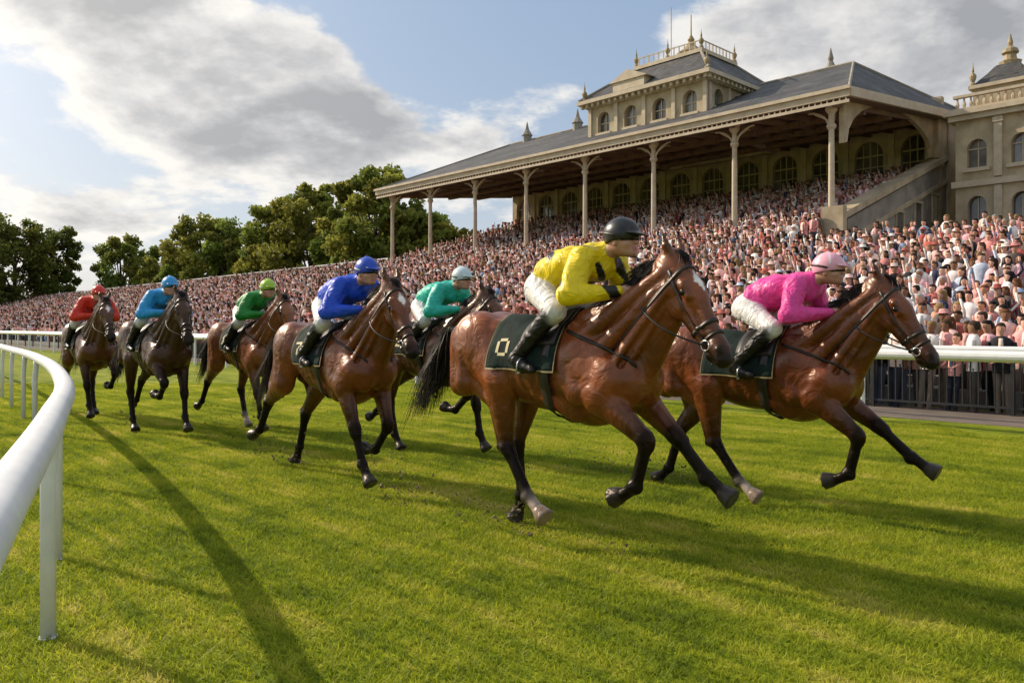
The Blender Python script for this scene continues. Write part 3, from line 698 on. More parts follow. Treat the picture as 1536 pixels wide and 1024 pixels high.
        for i,(zf,lf) in enumerate(((.030,.030),(.010,.034),(-.010,.031),(-.029,.025))):
            k0=pm+up*zf+d*.025+out_*.004; k1=k0+d*lf*.75+(-out_)*.006; k2=k1-out_*lf*.9-d*.004; k3=k2-d*lf*.8
            hnd+= [cap(k0,k1,.0098,.0092,.004,c=sk),cap(k1,k2,.0092,.0085,.003,c=sk),cap(k2,k3,.0085,.0075,.003,c=sk)]
        t0=w+d*.02+up*.028-out_*.008; t1=t0+d*.030+up*.010-out_*.012; t2=t1+d*.026-up*.004-out_*.004
        hnd+= [cap(t0,t1,.013,.011,.008,c=sk),cap(t1,t2,.0105,.009,.003,c=sk)]
        Vh,Qh,Ch=build_sdf(hnd,.004,.004,1); Vh[:,2]+=dz; mesh_np('hand',Vh,Qh,M_skin,Ch,parent=E)
        gp=Vector(pm+d*.035-out_*.012+np.array([0,0,dz])); q=bits[0 if y<0 else 1]; q2=Vector(gp)
        pts=[]
        for i in range(15):
            f=i/14; p_=q2.lerp(q,f); p_.z-=.04*math.sin(math.pi*f); p_.y+=y*.10*math.sin(math.pi*f); pts.append(p_)
        pts=[Vector(pm-d*.02-out_*.014+np.array([0,0,dz-.06]))]+pts
        tube('rein',pts,.0065,M_leather,E,5)
        f0=Vector((.05,y*.32,1.17+dz)); g=MBraw(); g.tube([f0+Vector((0,-.05,-.018)),f0+Vector((0,.05,-.018)),f0+Vector((0,.04,.05)),f0+Vector((0,0,.10)),f0+Vector((0,-.04,.05)),f0+Vector((0,-.05,-.018))],.006,5)
        g.out('stirrup',M_steel,E)
        tube('stirrup_leather',[f0+Vector((0,0,.10)),Vector((.14,y*.285,1.42+dz)),Vector((.16,y*.20,1.50+dz))],.009,M_leather,E,5)
    return E

A=dict(fr=(54,-18,-60),fl=(52,46,54),hr=(48,4,34,50),hl=(38,-14,8,-20))
B=dict(fr=(50,-14,-66),fl=(56,50,56),hr=(42,6,38,52),hl=(12,-40,-18,-50))
Cp=dict(fr=(22,20,36),fl=(24,-40,-85),hr=(-10,-60,-34,-66),hl=(12,-40,-20,-30))
D=dict(fr=(52,-52,-95),fl=(20,14,30),hr=(34,-18,16,34),hl=(-4,-54,-38,-64))
D2=dict(fr=(18,12,30),fl=(54,-46,-90),hr=(0,-54,-34,-62),hl=(36,-16,20,36))
bay=(0.185,0.045,0.011); bay2=(0.140,0.032,0.0085); dk=(0.050,0.019,0.010); ch=(0.20,0.062,0.020); br=(0.085,0.027,0.011)
horses=[
 (0.27,5.86,math.radians(-46),A,bay,.0125,True,'hr',(0.82,0.62,0.005),(0.012,0.012,0.014),dict(pattern=((0.012,0.012,0.012),.62)),'0'),
 (2.15,7.10,math.radians(-44.5),B,bay2,.014,False,'hr',(0.78,0.06,0.32),(0.80,0.40,0.50),dict(stripe=(.75,.7,.72)),'3'),
 (-1.84,8.12,math.radians(-48),Cp,bay2,.015,True,None,(0.008,0.07,0.60),(0.008,0.06,0.48),dict(),'7'),
 (-1.06,9.85,math.radians(-46),D,br,.018,False,None,(0.02,0.48,0.36),(0.55,0.68,0.68),dict(),'2'),
 (-4.00,12.0,math.radians(-46),D2,ch,.019,False,'hl',(0.012,0.22,0.03),(0.34,0.55,0.03),dict(),'1'),
 (-5.22,11.6,math.radians(-48),D,dk,.019,False,None,(0.02,0.30,0.66),(0.02,0.28,0.62),dict(),'2'),
 (-7.28,13.7,math.radians(-50),D2,br,.019,True,None,(0.62,0.025,0.008),(0.62,0.025,0.008),dict(),'3'),
]
for i,(x,y,rz,ps,coat,h,star,sock,silk,cc,ex,dg) in enumerate(horses):
    E,dz,bits=build_horse((x,y,0.0),rz,ps,coat,h,1.04,star,sock,neck=[-0.07,-0.03,-0.04,-.08,-.04,-.04,-.02][i],headyaw=[-.12,-.08,-.1,.1,0,-.1,0][i],digit=dg)
    build_jockey((x,y,0),rz,1.04,dz,bits,silk,cc,.0095 if i<3 else .013,**ex)

# ------------------------------------------------------------------ ground
g=MBraw(); R=3000; g.V=[(-R,-R,0),(R,-R,0),(R,R,0),(-R,R,0)]; g.F=[(0,1,2,3)]; g.out('grass_ground',M_ground,smooth=False)
m=MB(); m.poly([(-60,14.2,.004),(240,14.2,.004),(240,16.6,.004),(-60,16.6,.004)]); m.out('path',M_path)
nb=13000; sz=1.5
bx=RNG.random(nb)*sz-sz/2; by=RNG.random(nb)*sz-sz/2
hh=(.014+.028*RNG.random(nb)); an=RNG.random(nb)*6.283; wd=.0028+.002*RNG.random(nb)
lean=.026*RNG.normal(size=(nb,2))
v=np.zeros((nb,3,3)); v[:,0]=np.stack([bx+np.cos(an)*wd,by+np.sin(an)*wd,np.zeros(nb)],1); v[:,1]=np.stack([bx-np.cos(an)*wd,by-np.sin(an)*wd,np.zeros(nb)],1); v[:,2]=np.stack([bx+lean[:,0],by+lean[:,1],hh],1)
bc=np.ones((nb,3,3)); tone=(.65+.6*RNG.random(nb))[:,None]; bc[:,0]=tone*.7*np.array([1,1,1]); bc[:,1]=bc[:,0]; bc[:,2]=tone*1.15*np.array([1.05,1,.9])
straw=RNG.random(nb)<.06; bc[straw,2]=[1.3,1.15,2.2]
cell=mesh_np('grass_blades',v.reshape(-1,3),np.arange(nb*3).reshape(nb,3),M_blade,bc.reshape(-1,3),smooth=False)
gv=[];gf=[]
for i in range(-18,12):
    for j in range(0,15):
        X=i*sz;Y=j*sz; t_=.724*X+.69*Y
        if t_>13.2 or t_<-6: continue
        if abs(X)>Y*.8+3.0: continue
        o=len(gv); q=[(X-.1,Y-.1,.002),(X+.1,Y-.1,.002),(X+.1,Y+.1,.002),(X-.1,Y+.1,.002)]; k=random.randrange(4); gv+=q[k:]+q[:k]; gf.append((o,o+1,o+2,o+3))
me=bpy.data.meshes.new('turf'); me.from_pydata(gv,[],gf); tf=bpy.data.objects.new('turf',me); COL.objects.link(tf)
cell.parent=tf; tf.instance_type='FACES'; tf.show_instancer_for_render=False; tf.show_instancer_for_viewport=False
v=[];f=[]
HD=np.array([.72,-.69])
for (cx,cy,n_,sp) in [(0.15,6.0,700,.20),(-0.75,6.9,700,.22),(-2.3,8.8,600,.22),(-2.9,9.6,300,.2),(-1.7,10.3,400,.25),(1.7,7.9,600,.22),(1.1,8.5,300,.2),(0.9,5.3,200,.15),(-4.4,12.5,300,.25),(-5.7,12.2,300,.25)]:
    for _ in range(n_):
        back=abs(random.gauss(0,.42)); x=cx-HD[0]*back+random.gauss(0,sp*.6);y=cy-HD[1]*back+random.gauss(0,sp*.6);z=.01+abs(random.gauss(0,.06+.30*back))
        r=random.uniform(.002,.007) if random.random()<.9 else random.uniform(.010,.024)
        o=len(v); v+=[(x+random.uniform(-1,1)*r,y+random.uniform(-1,1)*r,z+random.uniform(-1,1)*r) for _ in range(5)]; f+=[(o,o+1,o+2),(o,o+1,o+3),(o,o+2,o+3),(o+1,o+2,o+3),(o+4,o+1,o+2),(o+4,o+2,o+3)]
g=MBraw(); g.V=v; g.F=f; g.out('turf_clods',mat_basic('clods',(0.07,0.045,0.02),(0.26,0.21,0.09),scale=40,rough=.9),smooth=False)

# ------------------------------------------------------------------ rails
def crom(pts,n=8):
    o=[]; p=[Vector(q) for q in pts]; p=[2*p[0]-p[1]]+p+[2*p[-1]-p[-2]]
    for i in range(1,len(p)-2):
        for k in range(n):
            t=k/n; o.append(.5*((2*p[i])+(-p[i-1]+p[i+1])*t+(2*p[i-1]-5*p[i]+4*p[i+1]-p[i+2])*t*t+(-p[i-1]+3*p[i]-3*p[i+1]+p[i+2])*t**3))
    o.append(p[-2]); return o
E=empty('inner_running_rail')
ctl=[(1.3,-3,1.1),(-0.28,0.0,1.1),(-1.18,1.77,1.1),(-2.31,4.0,1.1),(-3.66,6.5,1.1),(-6.10,10.4,1.1),(-9.7,15.5,1.1),(-18.1,26.5,1.1),(-30.5,39.5,1.1),(-48,58,1.1),(-75,86,1.1)]
cp=crom(ctl,10); tube('rail',cp,.068,M_white,E,20)
g=MBraw(); posts=[(-2.31,4.0),(-3.04,5.35),(-4.50,7.9)]
Lc=0
for a_,b__ in zip(cp[:-1],cp[1:]):
    if a_.y<9.5: continue
    d=(b__-a_).length
    while Lc+d>2.4:
        f_=(2.4-Lc)/d; q=a_.lerp(b__,max(0,min(1,f_))); posts.append((q.x-.03,q.y)); Lc-=2.4
    Lc+=d
for x,y in posts:
    g.tube([(x-.02,y,-.1),(x-.02,y,.80),(x-.01,y,.9),(x,y,1.0),(x+.0,y+.0,1.06)],.037,12)
    g.tube([(x-.02,y,0),(x-.02,y,.008)],.046,12)
g.out('posts',M_white,E)
E=empty('outer_running_rail',(0,0,0),UA)
def oval_rail(mb,t,z,s0,s1,w,hh):
    n=14
    poly=[(t+w*math.cos(2*math.pi*i/n),z+hh*math.sin(2*math.pi*i/n)) for i in range(n)]
    mb.prism(poly,'s',s0,s1)
m=MB(); oval_rail(m,13.0,1.13,-40,240,.11,.085)
s_=-40
while s_<240: oval_rail(m,13.0,1.13,s_-.06,s_+.06,.116,.091); s_+=6
m.out('rail',M_white,E,smooth=False)
m=MB()
s_=-40
while s_<240:
    m.lathe(s_+3.45,13.06,[(.048,-.1),(.048,1.08)],10); m.beam((s_+3.45,13.06,.95),(s_+3.45,13.0,1.08),.045); s_+=3.0
m.out('posts',M_white,E)
E=empty('crowd_side_rail',(0,0,0),UA)
m=MB(); oval_rail(m,14.35,1.19,-40,240,.07,.06); s_=-40
while s_<240: m.lathe(s_+1.4,14.35,[(.03,0),(.03,1.12)],8); s_+=4.5
m.out('rail',M_white,E)
E=empty('iron_fence',(0,0,0),UA)
m=MB(); m.box(-20,90,15.9,15.94,1.05,1.10); m.box(-20,90,15.9,15.94,.12,.16); s_=-10
while s_<40:
    m.box(s_,s_+.022,15.905,15.935,.16,1.05); s_+=.13
s_=-20
while s_<90: m.box(s_,s_+.06,15.88,15.95,0,1.15); s_+=2.4
m.out('fence_bars',M_iron,E)

# ------------------------------------------------------------------ terrace and grandstand
T0,TB=16.8,40.0; ZB0,ZB1=.35,6.15; NR=31; SE=17.7; NRP=20
m=MB()
def stepped(n_rows,s0,s1):
    poly=[(T0,-.2)]
    for i in range(n_rows):
        ta=T0+(TB-T0)*i/NR; z=ZB0+(ZB1-ZB0)*i/(NR-1); poly+=[(ta,z),(ta+(TB-T0)/NR,z)]
    poly.append((poly[-1][0],-.2)); m.prism(poly,'s',s0,s1); return poly[-2]
stepped(NR,SE,242)
tp,zp=stepped(NRP,-12,SE-.003)
m.box(-12,SE-.003,tp+.003,50,-.2,zp); m.out('spectator_terrace',M_conc)
E=empty('terrace_top_rail',(0,0,0),UA); m=MB(); zr=ZB1
m.box(57.6,242,39.95,40.0,zr+1.3,zr+1.4); m.box(57.6,242,39.95,40.0,zr+.75,zr+.80); s_=57.6
while s_<242: m.box(s_,s_+.09,39.93,40.02,zr,zr+1.4); s_+=2.4
m.out('rail',M_white,E)
G=empty('grandstand',(0,0,0),UA)
S0,S1=17.8,57.2; TU=54.5; ZU0,ZU1=6.4,10.7; NU=18
m=MB(); poly=[(TB+.02,-.2)]
for i in range(NU):
    ta=TB+.02+(TU-TB)*i/NU; z=ZU0+(ZU1-ZU0)*i/(NU-1); poly+=[(ta,z),(ta+(TU-TB)/NU,z)]
poly.append((TU+.02,-.2)); m.prism(poly,'s',S0+.4,S1); m.out('upper_tier',M_conc,G)
m=MB(); gl=MB(); fr=MB()
nb_=13; bw=(S1-S0)/nb_
for i in range(nb_):
    a=S0+i*bw; m.arch_bay('t',a,a+bw,10.5,16.2,TU+.1,TU+.6,1.9,11.6,13.1); c=a+bw/2
    fr.box(c-.04,c+.04,TU+.38,TU+.44,11.6,14.05); fr.box(c-.94,c+.94,TU+.39,TU+.45,13.05,13.15); fr.box(a-.18,a+.18,TU-.05,TU+.1,10.8,15.4); fr.box(a-.28,a+.28,TU-.12,TU+.1,14.3,14.5)
    fr.box(c-1.1,c+1.1,TU-.02,TU+.1,11.4,11.55)
    for q in (-.47,.47): fr.box(c+q-.025,c+q+.025,TU+.40,TU+.44,11.6,13.9)
    fr.box(c-.94,c+.94,TU+.40,TU+.44,12.3,12.36)
gl.box(S0+.1,S1-.1,TU+.46,TU+.55,11.3,15.0)
m.box(S0,S1,TU+.7,TU+3.0,-.2,15.0)
m.out('back_wall',M_stone,G); gl.out('back_windows',M_glass,G); fr.out('pilasters',M_trim,G)
m=MB(); m.prism([(TB+.1,-.2),(TB+.1,7.0),(TU+.05,12.0),(TU+.05,-.2)],'s',S0-.35,S0+.38); m.out('end_wall',M_stoned,G)
m=MB()
m.prism([(TB-.5,6.95),(TB-.5,7.3),(TU,12.4),(TU,12.05)],'s',S0-.5,S0+.5)
m.prism([(TB-.3,5.7),(TB-.3,5.95),(TU,10.9),(TU,10.65)],'s',S0-.47,S0-.36)
m.box(S0-.55,S0+.55,TB-.9,TB-.45,4,7.6)
for i in range(1,5):
    t=TB+1.2+i*2.8; zt_=7.4+i*.8
    m.box(S0-.46,S0-.355,t-.62,t+.62,zt_-1.0,zt_-.85); m.box(S0-.46,S0-.355,t-.62,t+.62,zt_-2.7,zt_-2.58)
    m.box(S0-.44,S0-.36,t-.6,t-.5,zt_-2.58,zt_-1.0); m.box(S0-.44,S0-.36,t+.5,t+.6,zt_-2.58,zt_-1.0)
m.out('end_wall_coping',M_stone,G)
m=MB()
for i in range(1,5):
    t=TB+1.2+i*2.8; zt_=7.4+i*.8; m.box(S0-.39,S0-.3,t-.5,t+.5,zt_-2.58,zt_-1.0)
m.out('end_wall_windows',M_glass,G)
# roof
e0,e1=S0-.9,S1+.7; ET=39.0; EZ=13.35; RT,RZ=50,18.1; BTt,BZ=58,15.3; r0,r1=S0+3.6,S1-4.5
m=MB()
m.poly([(e0,ET,EZ),(e1,ET,EZ),(r1,RT,RZ),(r0,RT,RZ)]); m.poly([(e0,ET,EZ),(r0,RT,RZ),(e0,BTt,BZ)]); m.poly([(e1,ET,EZ),(e1,BTt,BZ),(r1,RT,RZ)]); m.poly([(e0,BTt,BZ),(r0,RT,RZ),(r1,RT,RZ),(e1,BTt,BZ)])
m.poly([(e0,ET,EZ),(e0,BTt,BZ),(e1,BTt,BZ),(e1,ET,EZ)][::-1])
m.out('slate_roof',M_slate,G)
m=MB(); m.poly([(e0+.1,ET+.1,EZ-.42),(e1-.1,ET+.1,EZ-.42),(e1-.1,BTt-.1,BZ-.42),(e0+.1,BTt-.1,BZ-.42)])
for i in range(0,28):
    s_=S0+i*(S1-S0)/27; m.prism([(ET+.2,EZ-.75),(ET+.2,EZ-.45),(TU,14.6),(TU,14.3)],'s',s_-.06,s_+.06)
for t in (43,46.5,50): z=EZ+(BZ-EZ)*(t-ET)/(BTt-ET)-.55; m.box(S0,S1,t-.12,t+.12,z-.32,z)
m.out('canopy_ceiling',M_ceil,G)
m=MB()
m.box(e0-.05,e1+.05,ET-.08,ET+.12,EZ-.45,EZ-.02); m.box(e0-.12,e1+.12,ET-.22,ET-.08,EZ-.12,EZ+.06)
m.prism([(ET,EZ-.45),(ET,EZ+.02),(BTt,BZ+.02),(BTt,BZ-.45)],'s',e0-.1,e0+.08); m.prism([(ET,EZ-.45),(ET,EZ+.02),(BTt,BZ+.02),(BTt,BZ-.45)],'s',e1-.08,e1+.1)
m.box(e0,e1,ET-.04,ET+.04,EZ-.75,EZ-.6)
for k in range(130):
    s_=e0+(e1-e0)*(k+.5)/130; m.box(s_-.03,s_+.03,ET-.03,ET+.03,EZ-.6,EZ-.45)
m.out('eaves_fascia',M_trim,G)
m=MB(); m.beam((r0,RT,RZ+.02),(r1,RT,RZ+.02),.12); m.beam((e0,ET,EZ+.03),(r0,RT,RZ+.03),.09); m.beam((e1,ET,EZ+.03),(r1,RT,RZ+.03),.09); m.beam((e0,BTt,BZ+.03),(r0,RT,RZ+.03),.09)
m.out('ridge_leading',M_stoned,G)
m=MB()
for i in range(8):
    s_=18.2+i*5.55
    if i==7: s_=56.8
    m.lathe(s_,TB-.1,[(.30,6.0),(.30,6.6),(.2,6.8),(.165,7.4),(.14,11.6),(.24,11.75),(.24,11.85),(.15,11.95),(.15,12.4),(.3,12.6),(.3,12.95)],12)
    for sg in (-1,1):
        if (i==0 and sg<0) or (i==7 and sg>0): continue
        pr=None
        for k in range(7):
            a=k/6*math.pi/2; q=(s_+sg*(.12+1.1*(1-math.cos(a))),TB-.1,11.7+.95*math.sin(a))
            if pr: m.beam(pr,q,.05,5)
            pr=q
        m.beam((s_+sg*.1,TB-.1,12.1),(s_+sg*.9,TB-.1,12.55),.03,5)
    pr=None
    for k in range(7):
        a=k/6*math.pi/2; q=(s_,TB-.1+(.12+1.6*(1-math.cos(a))),11.6+1.3*math.sin(a))
        if pr: m.beam(pr,q,.05,5)
        pr=q
m.out('columns',M_trim,G)
m=MB(); pts=[(TB+.1,10.9)]
a0,a1=TB+.5,52.6
for k in range(0,13):
    an=math.pi*(1-k/12); pts.append(((a0+a1)/2+(a1-a0)/2*math.cos(an),11.0+2.35*math.sin(an)+(k/12)*1.0))
pts+=[(53.1,12.0),(53.1,14.75)]
pts=[(TB+.1,EZ-.1)]+pts
m.prism(pts,'s',S0-.15,S0+.1); m.lathe(S0,53.4,[(.55,6.9),(.5,7.2),(.42,7.4),(.40,11.4),(.55,11.6),(.55,11.9),(.42,12),(.42,14.6)],10); m.box(S0-.4,S0+.4,52.9,54.4,12,14.9)
m.box(S0-.5,S0+.5,54.4,58,-.2,15.0)
m.out('side_arch',M_stone,G)
urn=lambda z,k=1:[(.22*k,z),(.22*k,z+.25*k),(.10*k,z+.35*k),(.22*k,z+.6*k),(.26*k,z+.8*k),(.16*k,z+1.0*k),(.07*k,z+1.1*k),(.10*k,z+1.25*k),(.03*k,z+1.6*k),(.01*k,z+1.9*k)]
m=MB()
m.lathe(r0+2.6,RT+2.5,[(.6,RZ-2),(.6,RZ+.3),(.75,RZ+.4),(.4,RZ+.8),(.15,RZ+1.3),(.2,RZ+1.5),(.02,RZ+2.2)],8)
for s_ in (44.5,50.5): m.lathe(s_,RT,[(.4,RZ-.3),(.4,RZ+.4),(.5,RZ+.5),(.18,RZ+1.0),(.03,RZ+1.7)],8)
m.out('roof_finials',M_stoned,G)

# central tower block
T=empty('tower_pavilion',(0,0,0),UA)
a0,a1,b0,b1=27.3,36.6,42.5,51.8; z0,z1=13.0,16.75
m=MB(); gl=MB(); tr=MB()
nb_=4; bw=(a1-a0)/nb_
for i in range(nb_):
    a=a0+i*bw; m.arch_bay('t',a,a+bw,z0+.7,z1,b0,b0+.4,1.05,15.0,15.85); tr.box(a-.14,a+.14,b0-.12,b0,z0+1.2,z1)
    c=a+bw/2; tr.box(c-.65,c+.65,b0-.1,b0,14.8,14.95); tr.box(c-.03,c+.03,b0+.28,b0+.33,15.0,16.35)
    tr.box(c-.5,c+.5,b0+.28,b0+.33,15.6,15.67)
tr.box(a1-.14,a1+.14,b0-.12,b0,z0+1.2,z1)
nb_=4; bw=(b1-b0-.4)/nb_
for i in range(nb_):
    a=b0+.4+i*bw; m.arch_bay('s',a,a+bw,z0+.7,z1,a0,a0+.4,1.0,15.4,16.0); tr.box(a0-.12,a0,a-.14,a+.14,z0+1,z1)
    c=a+bw/2; tr.box(a0-.1,a0,c-.65,c+.65,15.2,15.35)
m.box(a1-.4,a1,b0+.41,b1,z0+.7,z1); m.box(a0+.41,a1-.41,b1-.4,b1,z0+.7,z1)
gl.box(a0+.42,a1-.42,b0+.34,b0+.39,z0+.8,z1); gl.box(a0+.34,a0+.39,b0+.42,b1-.42,z0+.8,z1)
m.out('walls',M_stone,T); gl.out('windows',M_glass,T)
tr.box(a0-.25,a1+.25,b0-.25,b1+.25,z1,z1+.25); tr.box(a0-.7,a1+.7,b0-.7,b1+.7,z1+.25,z1+.5)
k=0
while k<a1-a0+1: tr.box(a0-.4+k,a0-.2+k,b0-.55,b0-.25,z1+.02,z1+.248); k+=.5
k=0
while k<b1-b0+1: tr.box(a0-.55,a0-.25,b0-.4+k,b0-.2+k,z1+.02,z1+.248); k+=.5
zt=z1+.5; zd=19.6; i0,i1,j0,j1=a0+2.0,a1-2.0,b0+2.6,b1-2.6
m=MB(); o_=.6
base=[(a0-o_,b0-o_),(a1+o_,b0-o_),(a1+o_,b1+o_),(a0-o_,b1+o_)]; top=[(i0,j0),(i1,j0),(i1,j1),(i0,j1)]
ld=MB()
for q in range(4):
    p,pn=base[q],base[(q+1)%4]; t_,tn=top[q],top[(q+1)%4]
    m.poly([(p[0],p[1],zt),(pn[0],pn[1],zt),(tn[0],tn[1],zd),(t_[0],t_[1],zd)])
    ld.beam((p[0],p[1],zt+.05),(t_[0],t_[1],zd+.05),.10)
m.poly([(a,b,zd) for a,b in top]); m.out('mansard_roof',M_slate,T); ld.out('hip_leading',M_stoned,T)
tr.box(i0-.15,i1+.15,j0-.15,j1+.15,zd,zd+.25)
for q in np.arange(i0,i1+.01,.42): tr.box(q-.03,q+.03,j0-.1,j0-.04,zd+.25,zd+.8)
for q in np.arange(j0,j1+.01,.42): tr.box(i0-.1,i0-.04,q-.03,q+.03,zd+.25,zd+.8)
tr.box(i0,i1,j0-.1,j0-.04,zd+.73,zd+.8); tr.box(i0-.1,i0-.04,j0,j1,zd+.73,zd+.8)
cs=(a0+a1)/2+1.0
tr.box(cs-1.3,cs+1.3,b0-.45,b0+.9,zt,zt+.7); tr.prism([(cs-1.6,zt+.7),(cs+1.6,zt+.7),(cs,zt+1.4)],'t',b0-.55,b0+1.2)
tr.out('cornice_and_trim',M_trim,T)
m=MB()
for (s_,t) in ((a0-.3,b0-.3),(a1+.3,b0-.3),(a0-.3,b1+.3)): m.lathe(s_,t,urn(zt,.75))
for (s_,t) in ((i0,j0),(i1,j0),(i0,j1),(i0+(i1-i0)/2,j0)): m.lathe(s_,t,urn(zd+.2,.7))
m.lathe((i0+i1)/2-.5,(j0+j1)/2,[(.8,zd),(.8,zd+.8),(1.0,zd+.9),(.45,zd+1.3),(.18,zd+1.7),(.25,zd+1.85),(.05,zd+2.2),(.03,zd+3.6)],10)
m.out('finials',M_gold,T)
m=MB(); m.beam((33,47,zd),(33,47,zd+4.5),.03); m.out('flag_pole',M_trim,T)

# right pavilion
T=empty('stone_pavilion',(0,0,0),UA)
a0,a1,b0,b1=-2.0,15.6,50.2,63; z0,z1=-.2,13.3
m=MB(); gl=MB(); tr=MB(); nb_=8; bw=(a1-a0)/nb_
for i in range(nb_):
    a=a0+i*bw
    m.arch_bay('t',a,a+bw,9.7,z1,b0,b0+.5,1.0,10.6,11.7); m.arch_bay('t',a,a+bw,6.6,9.7,b0,b0+.5,.95,7.2,8.5); m.arch_bay('t',a,a+bw,z0,6.6,b0,b0+.5,1.4,z0,5.2)
    tr.box(a-.2,a+.2,b0-.2,b0,9.95,z1); tr.box(a-.26,a+.26,b0-.26,b0-.01,z1-.35,z1-.1); tr.box(a-.2,a+.2,b0-.17,b0,zp,9.45)
    c=a+bw/2; tr.box(c-.7,c+.7,b0-.18,b0,10.35,10.55); tr.box(c-.03,c+.03,b0+.3,b0+.36,10.6,12.15); tr.box(c-.5,c+.5,b0+.3,b0+.36,11.65,11.72)
    tr.box(c-.65,c+.65,b0-.15,b0,7.0,7.15); tr.box(c-.03,c+.03,b0+.3,b0+.36,7.2,8.9)
m.box(a1-.5,a1,b0+.51,b1,z0,z1); m.box(a0,a1-.51,b1-.5,b1,z0,z1)
gl.box(a0+.5,a1-.52,b0+.38,b0+.45,z0,z1-.2)
tr.box(a0-.15,a1+.15,b0-.25,b0-.001,9.5,9.85); tr.box(a0-.1,a1+.1,b0-.22,b0-.001,6.3,6.6)
tr.box(a0-.3,a1+.3,b0-.35,b1+.3,z1,z1+.3); tr.box(a0-.5,a1+.5,b0-.55,b1+.5,z1+.3,z1+.55)
tr.box(a0-.1,a1+.1,b0-.15,b0+.15,z1+.55,z1+.75); tr.box(a0-.1,a1+.1,b0-.15,b0+.15,z1+1.35,z1+1.5)
k=a0
while k<a1: tr.lathe(k,b0,[(.07,z1+.75),(.11,z1+.95),(.05,z1+1.2),(.07,z1+1.35)],6); k+=.35
m.out('walls',M_stone,T); gl.out('windows',M_glass,T)
cs,ct=13.4,52.4
m=MB(); hw=1.5
m.box(cs-hw,cs+hw,ct-hw,ct+hw,z1+.56,z1+1.9); m.out('cupola_base',M_stone,T)
tr.box(cs-hw-.2,cs+hw+.2,ct-hw-.2,ct+hw+.2,z1+1.9,z1+2.1)
m=MB(); prof=[(1.55,z1+2.1),(1.25,z1+2.45),(.9,z1+2.85),(.65,z1+3.2),(.55,z1+3.3)]
vs=[];fs=[]
for r_,z in prof: vs+=[(cs-r_,ct-r_,z),(cs+r_,ct-r_,z),(cs+r_,ct+r_,z),(cs-r_,ct+r_,z)]
for j in range(len(prof)-1): fs+=[(j*4+i,j*4+(i+1)%4,(j+1)*4+(i+1)%4,(j+1)*4+i) for i in range(4)]
fs.append((16,17,18,19)); m.add(vs,fs); m.out('cupola_roof',M_slate,T)
tr.out('cornices',M_trim,T)
m=MB(); m.lathe(cs,ct,[(.55,z1+3.3),(.6,z1+3.5),(.35,z1+3.6),(.3,z1+3.9),(.45,z1+4.0),(.38,z1+4.2),(.12,z1+4.4),(.15,z1+4.6),(.03,z1+5.1)],10)
for (s_,t) in ((cs-hw,ct-hw),(cs+hw,ct-hw),(cs+hw,ct+hw)): m.lathe(s_,t,urn(z1+2.05,.75))
for (s_,t) in ((8.6,b0),(6,b0)): m.lathe(s_,t,urn(z1+1.5,.9))
m.out('finials',M_gold,T)
m=MB(); m.poly([(a0,b0+.2,z1+.56),(a1,b0+.2,z1+.56),(a1-4,56.5,z1+2.2),(a0+4,56.5,z1+2.2)]); m.poly([(a1,b0+.2,z1+.56),(a1,b1,z1+.56),(a1-4,56.5,z1+2.2)]); m.out('roof',M_slate,T)

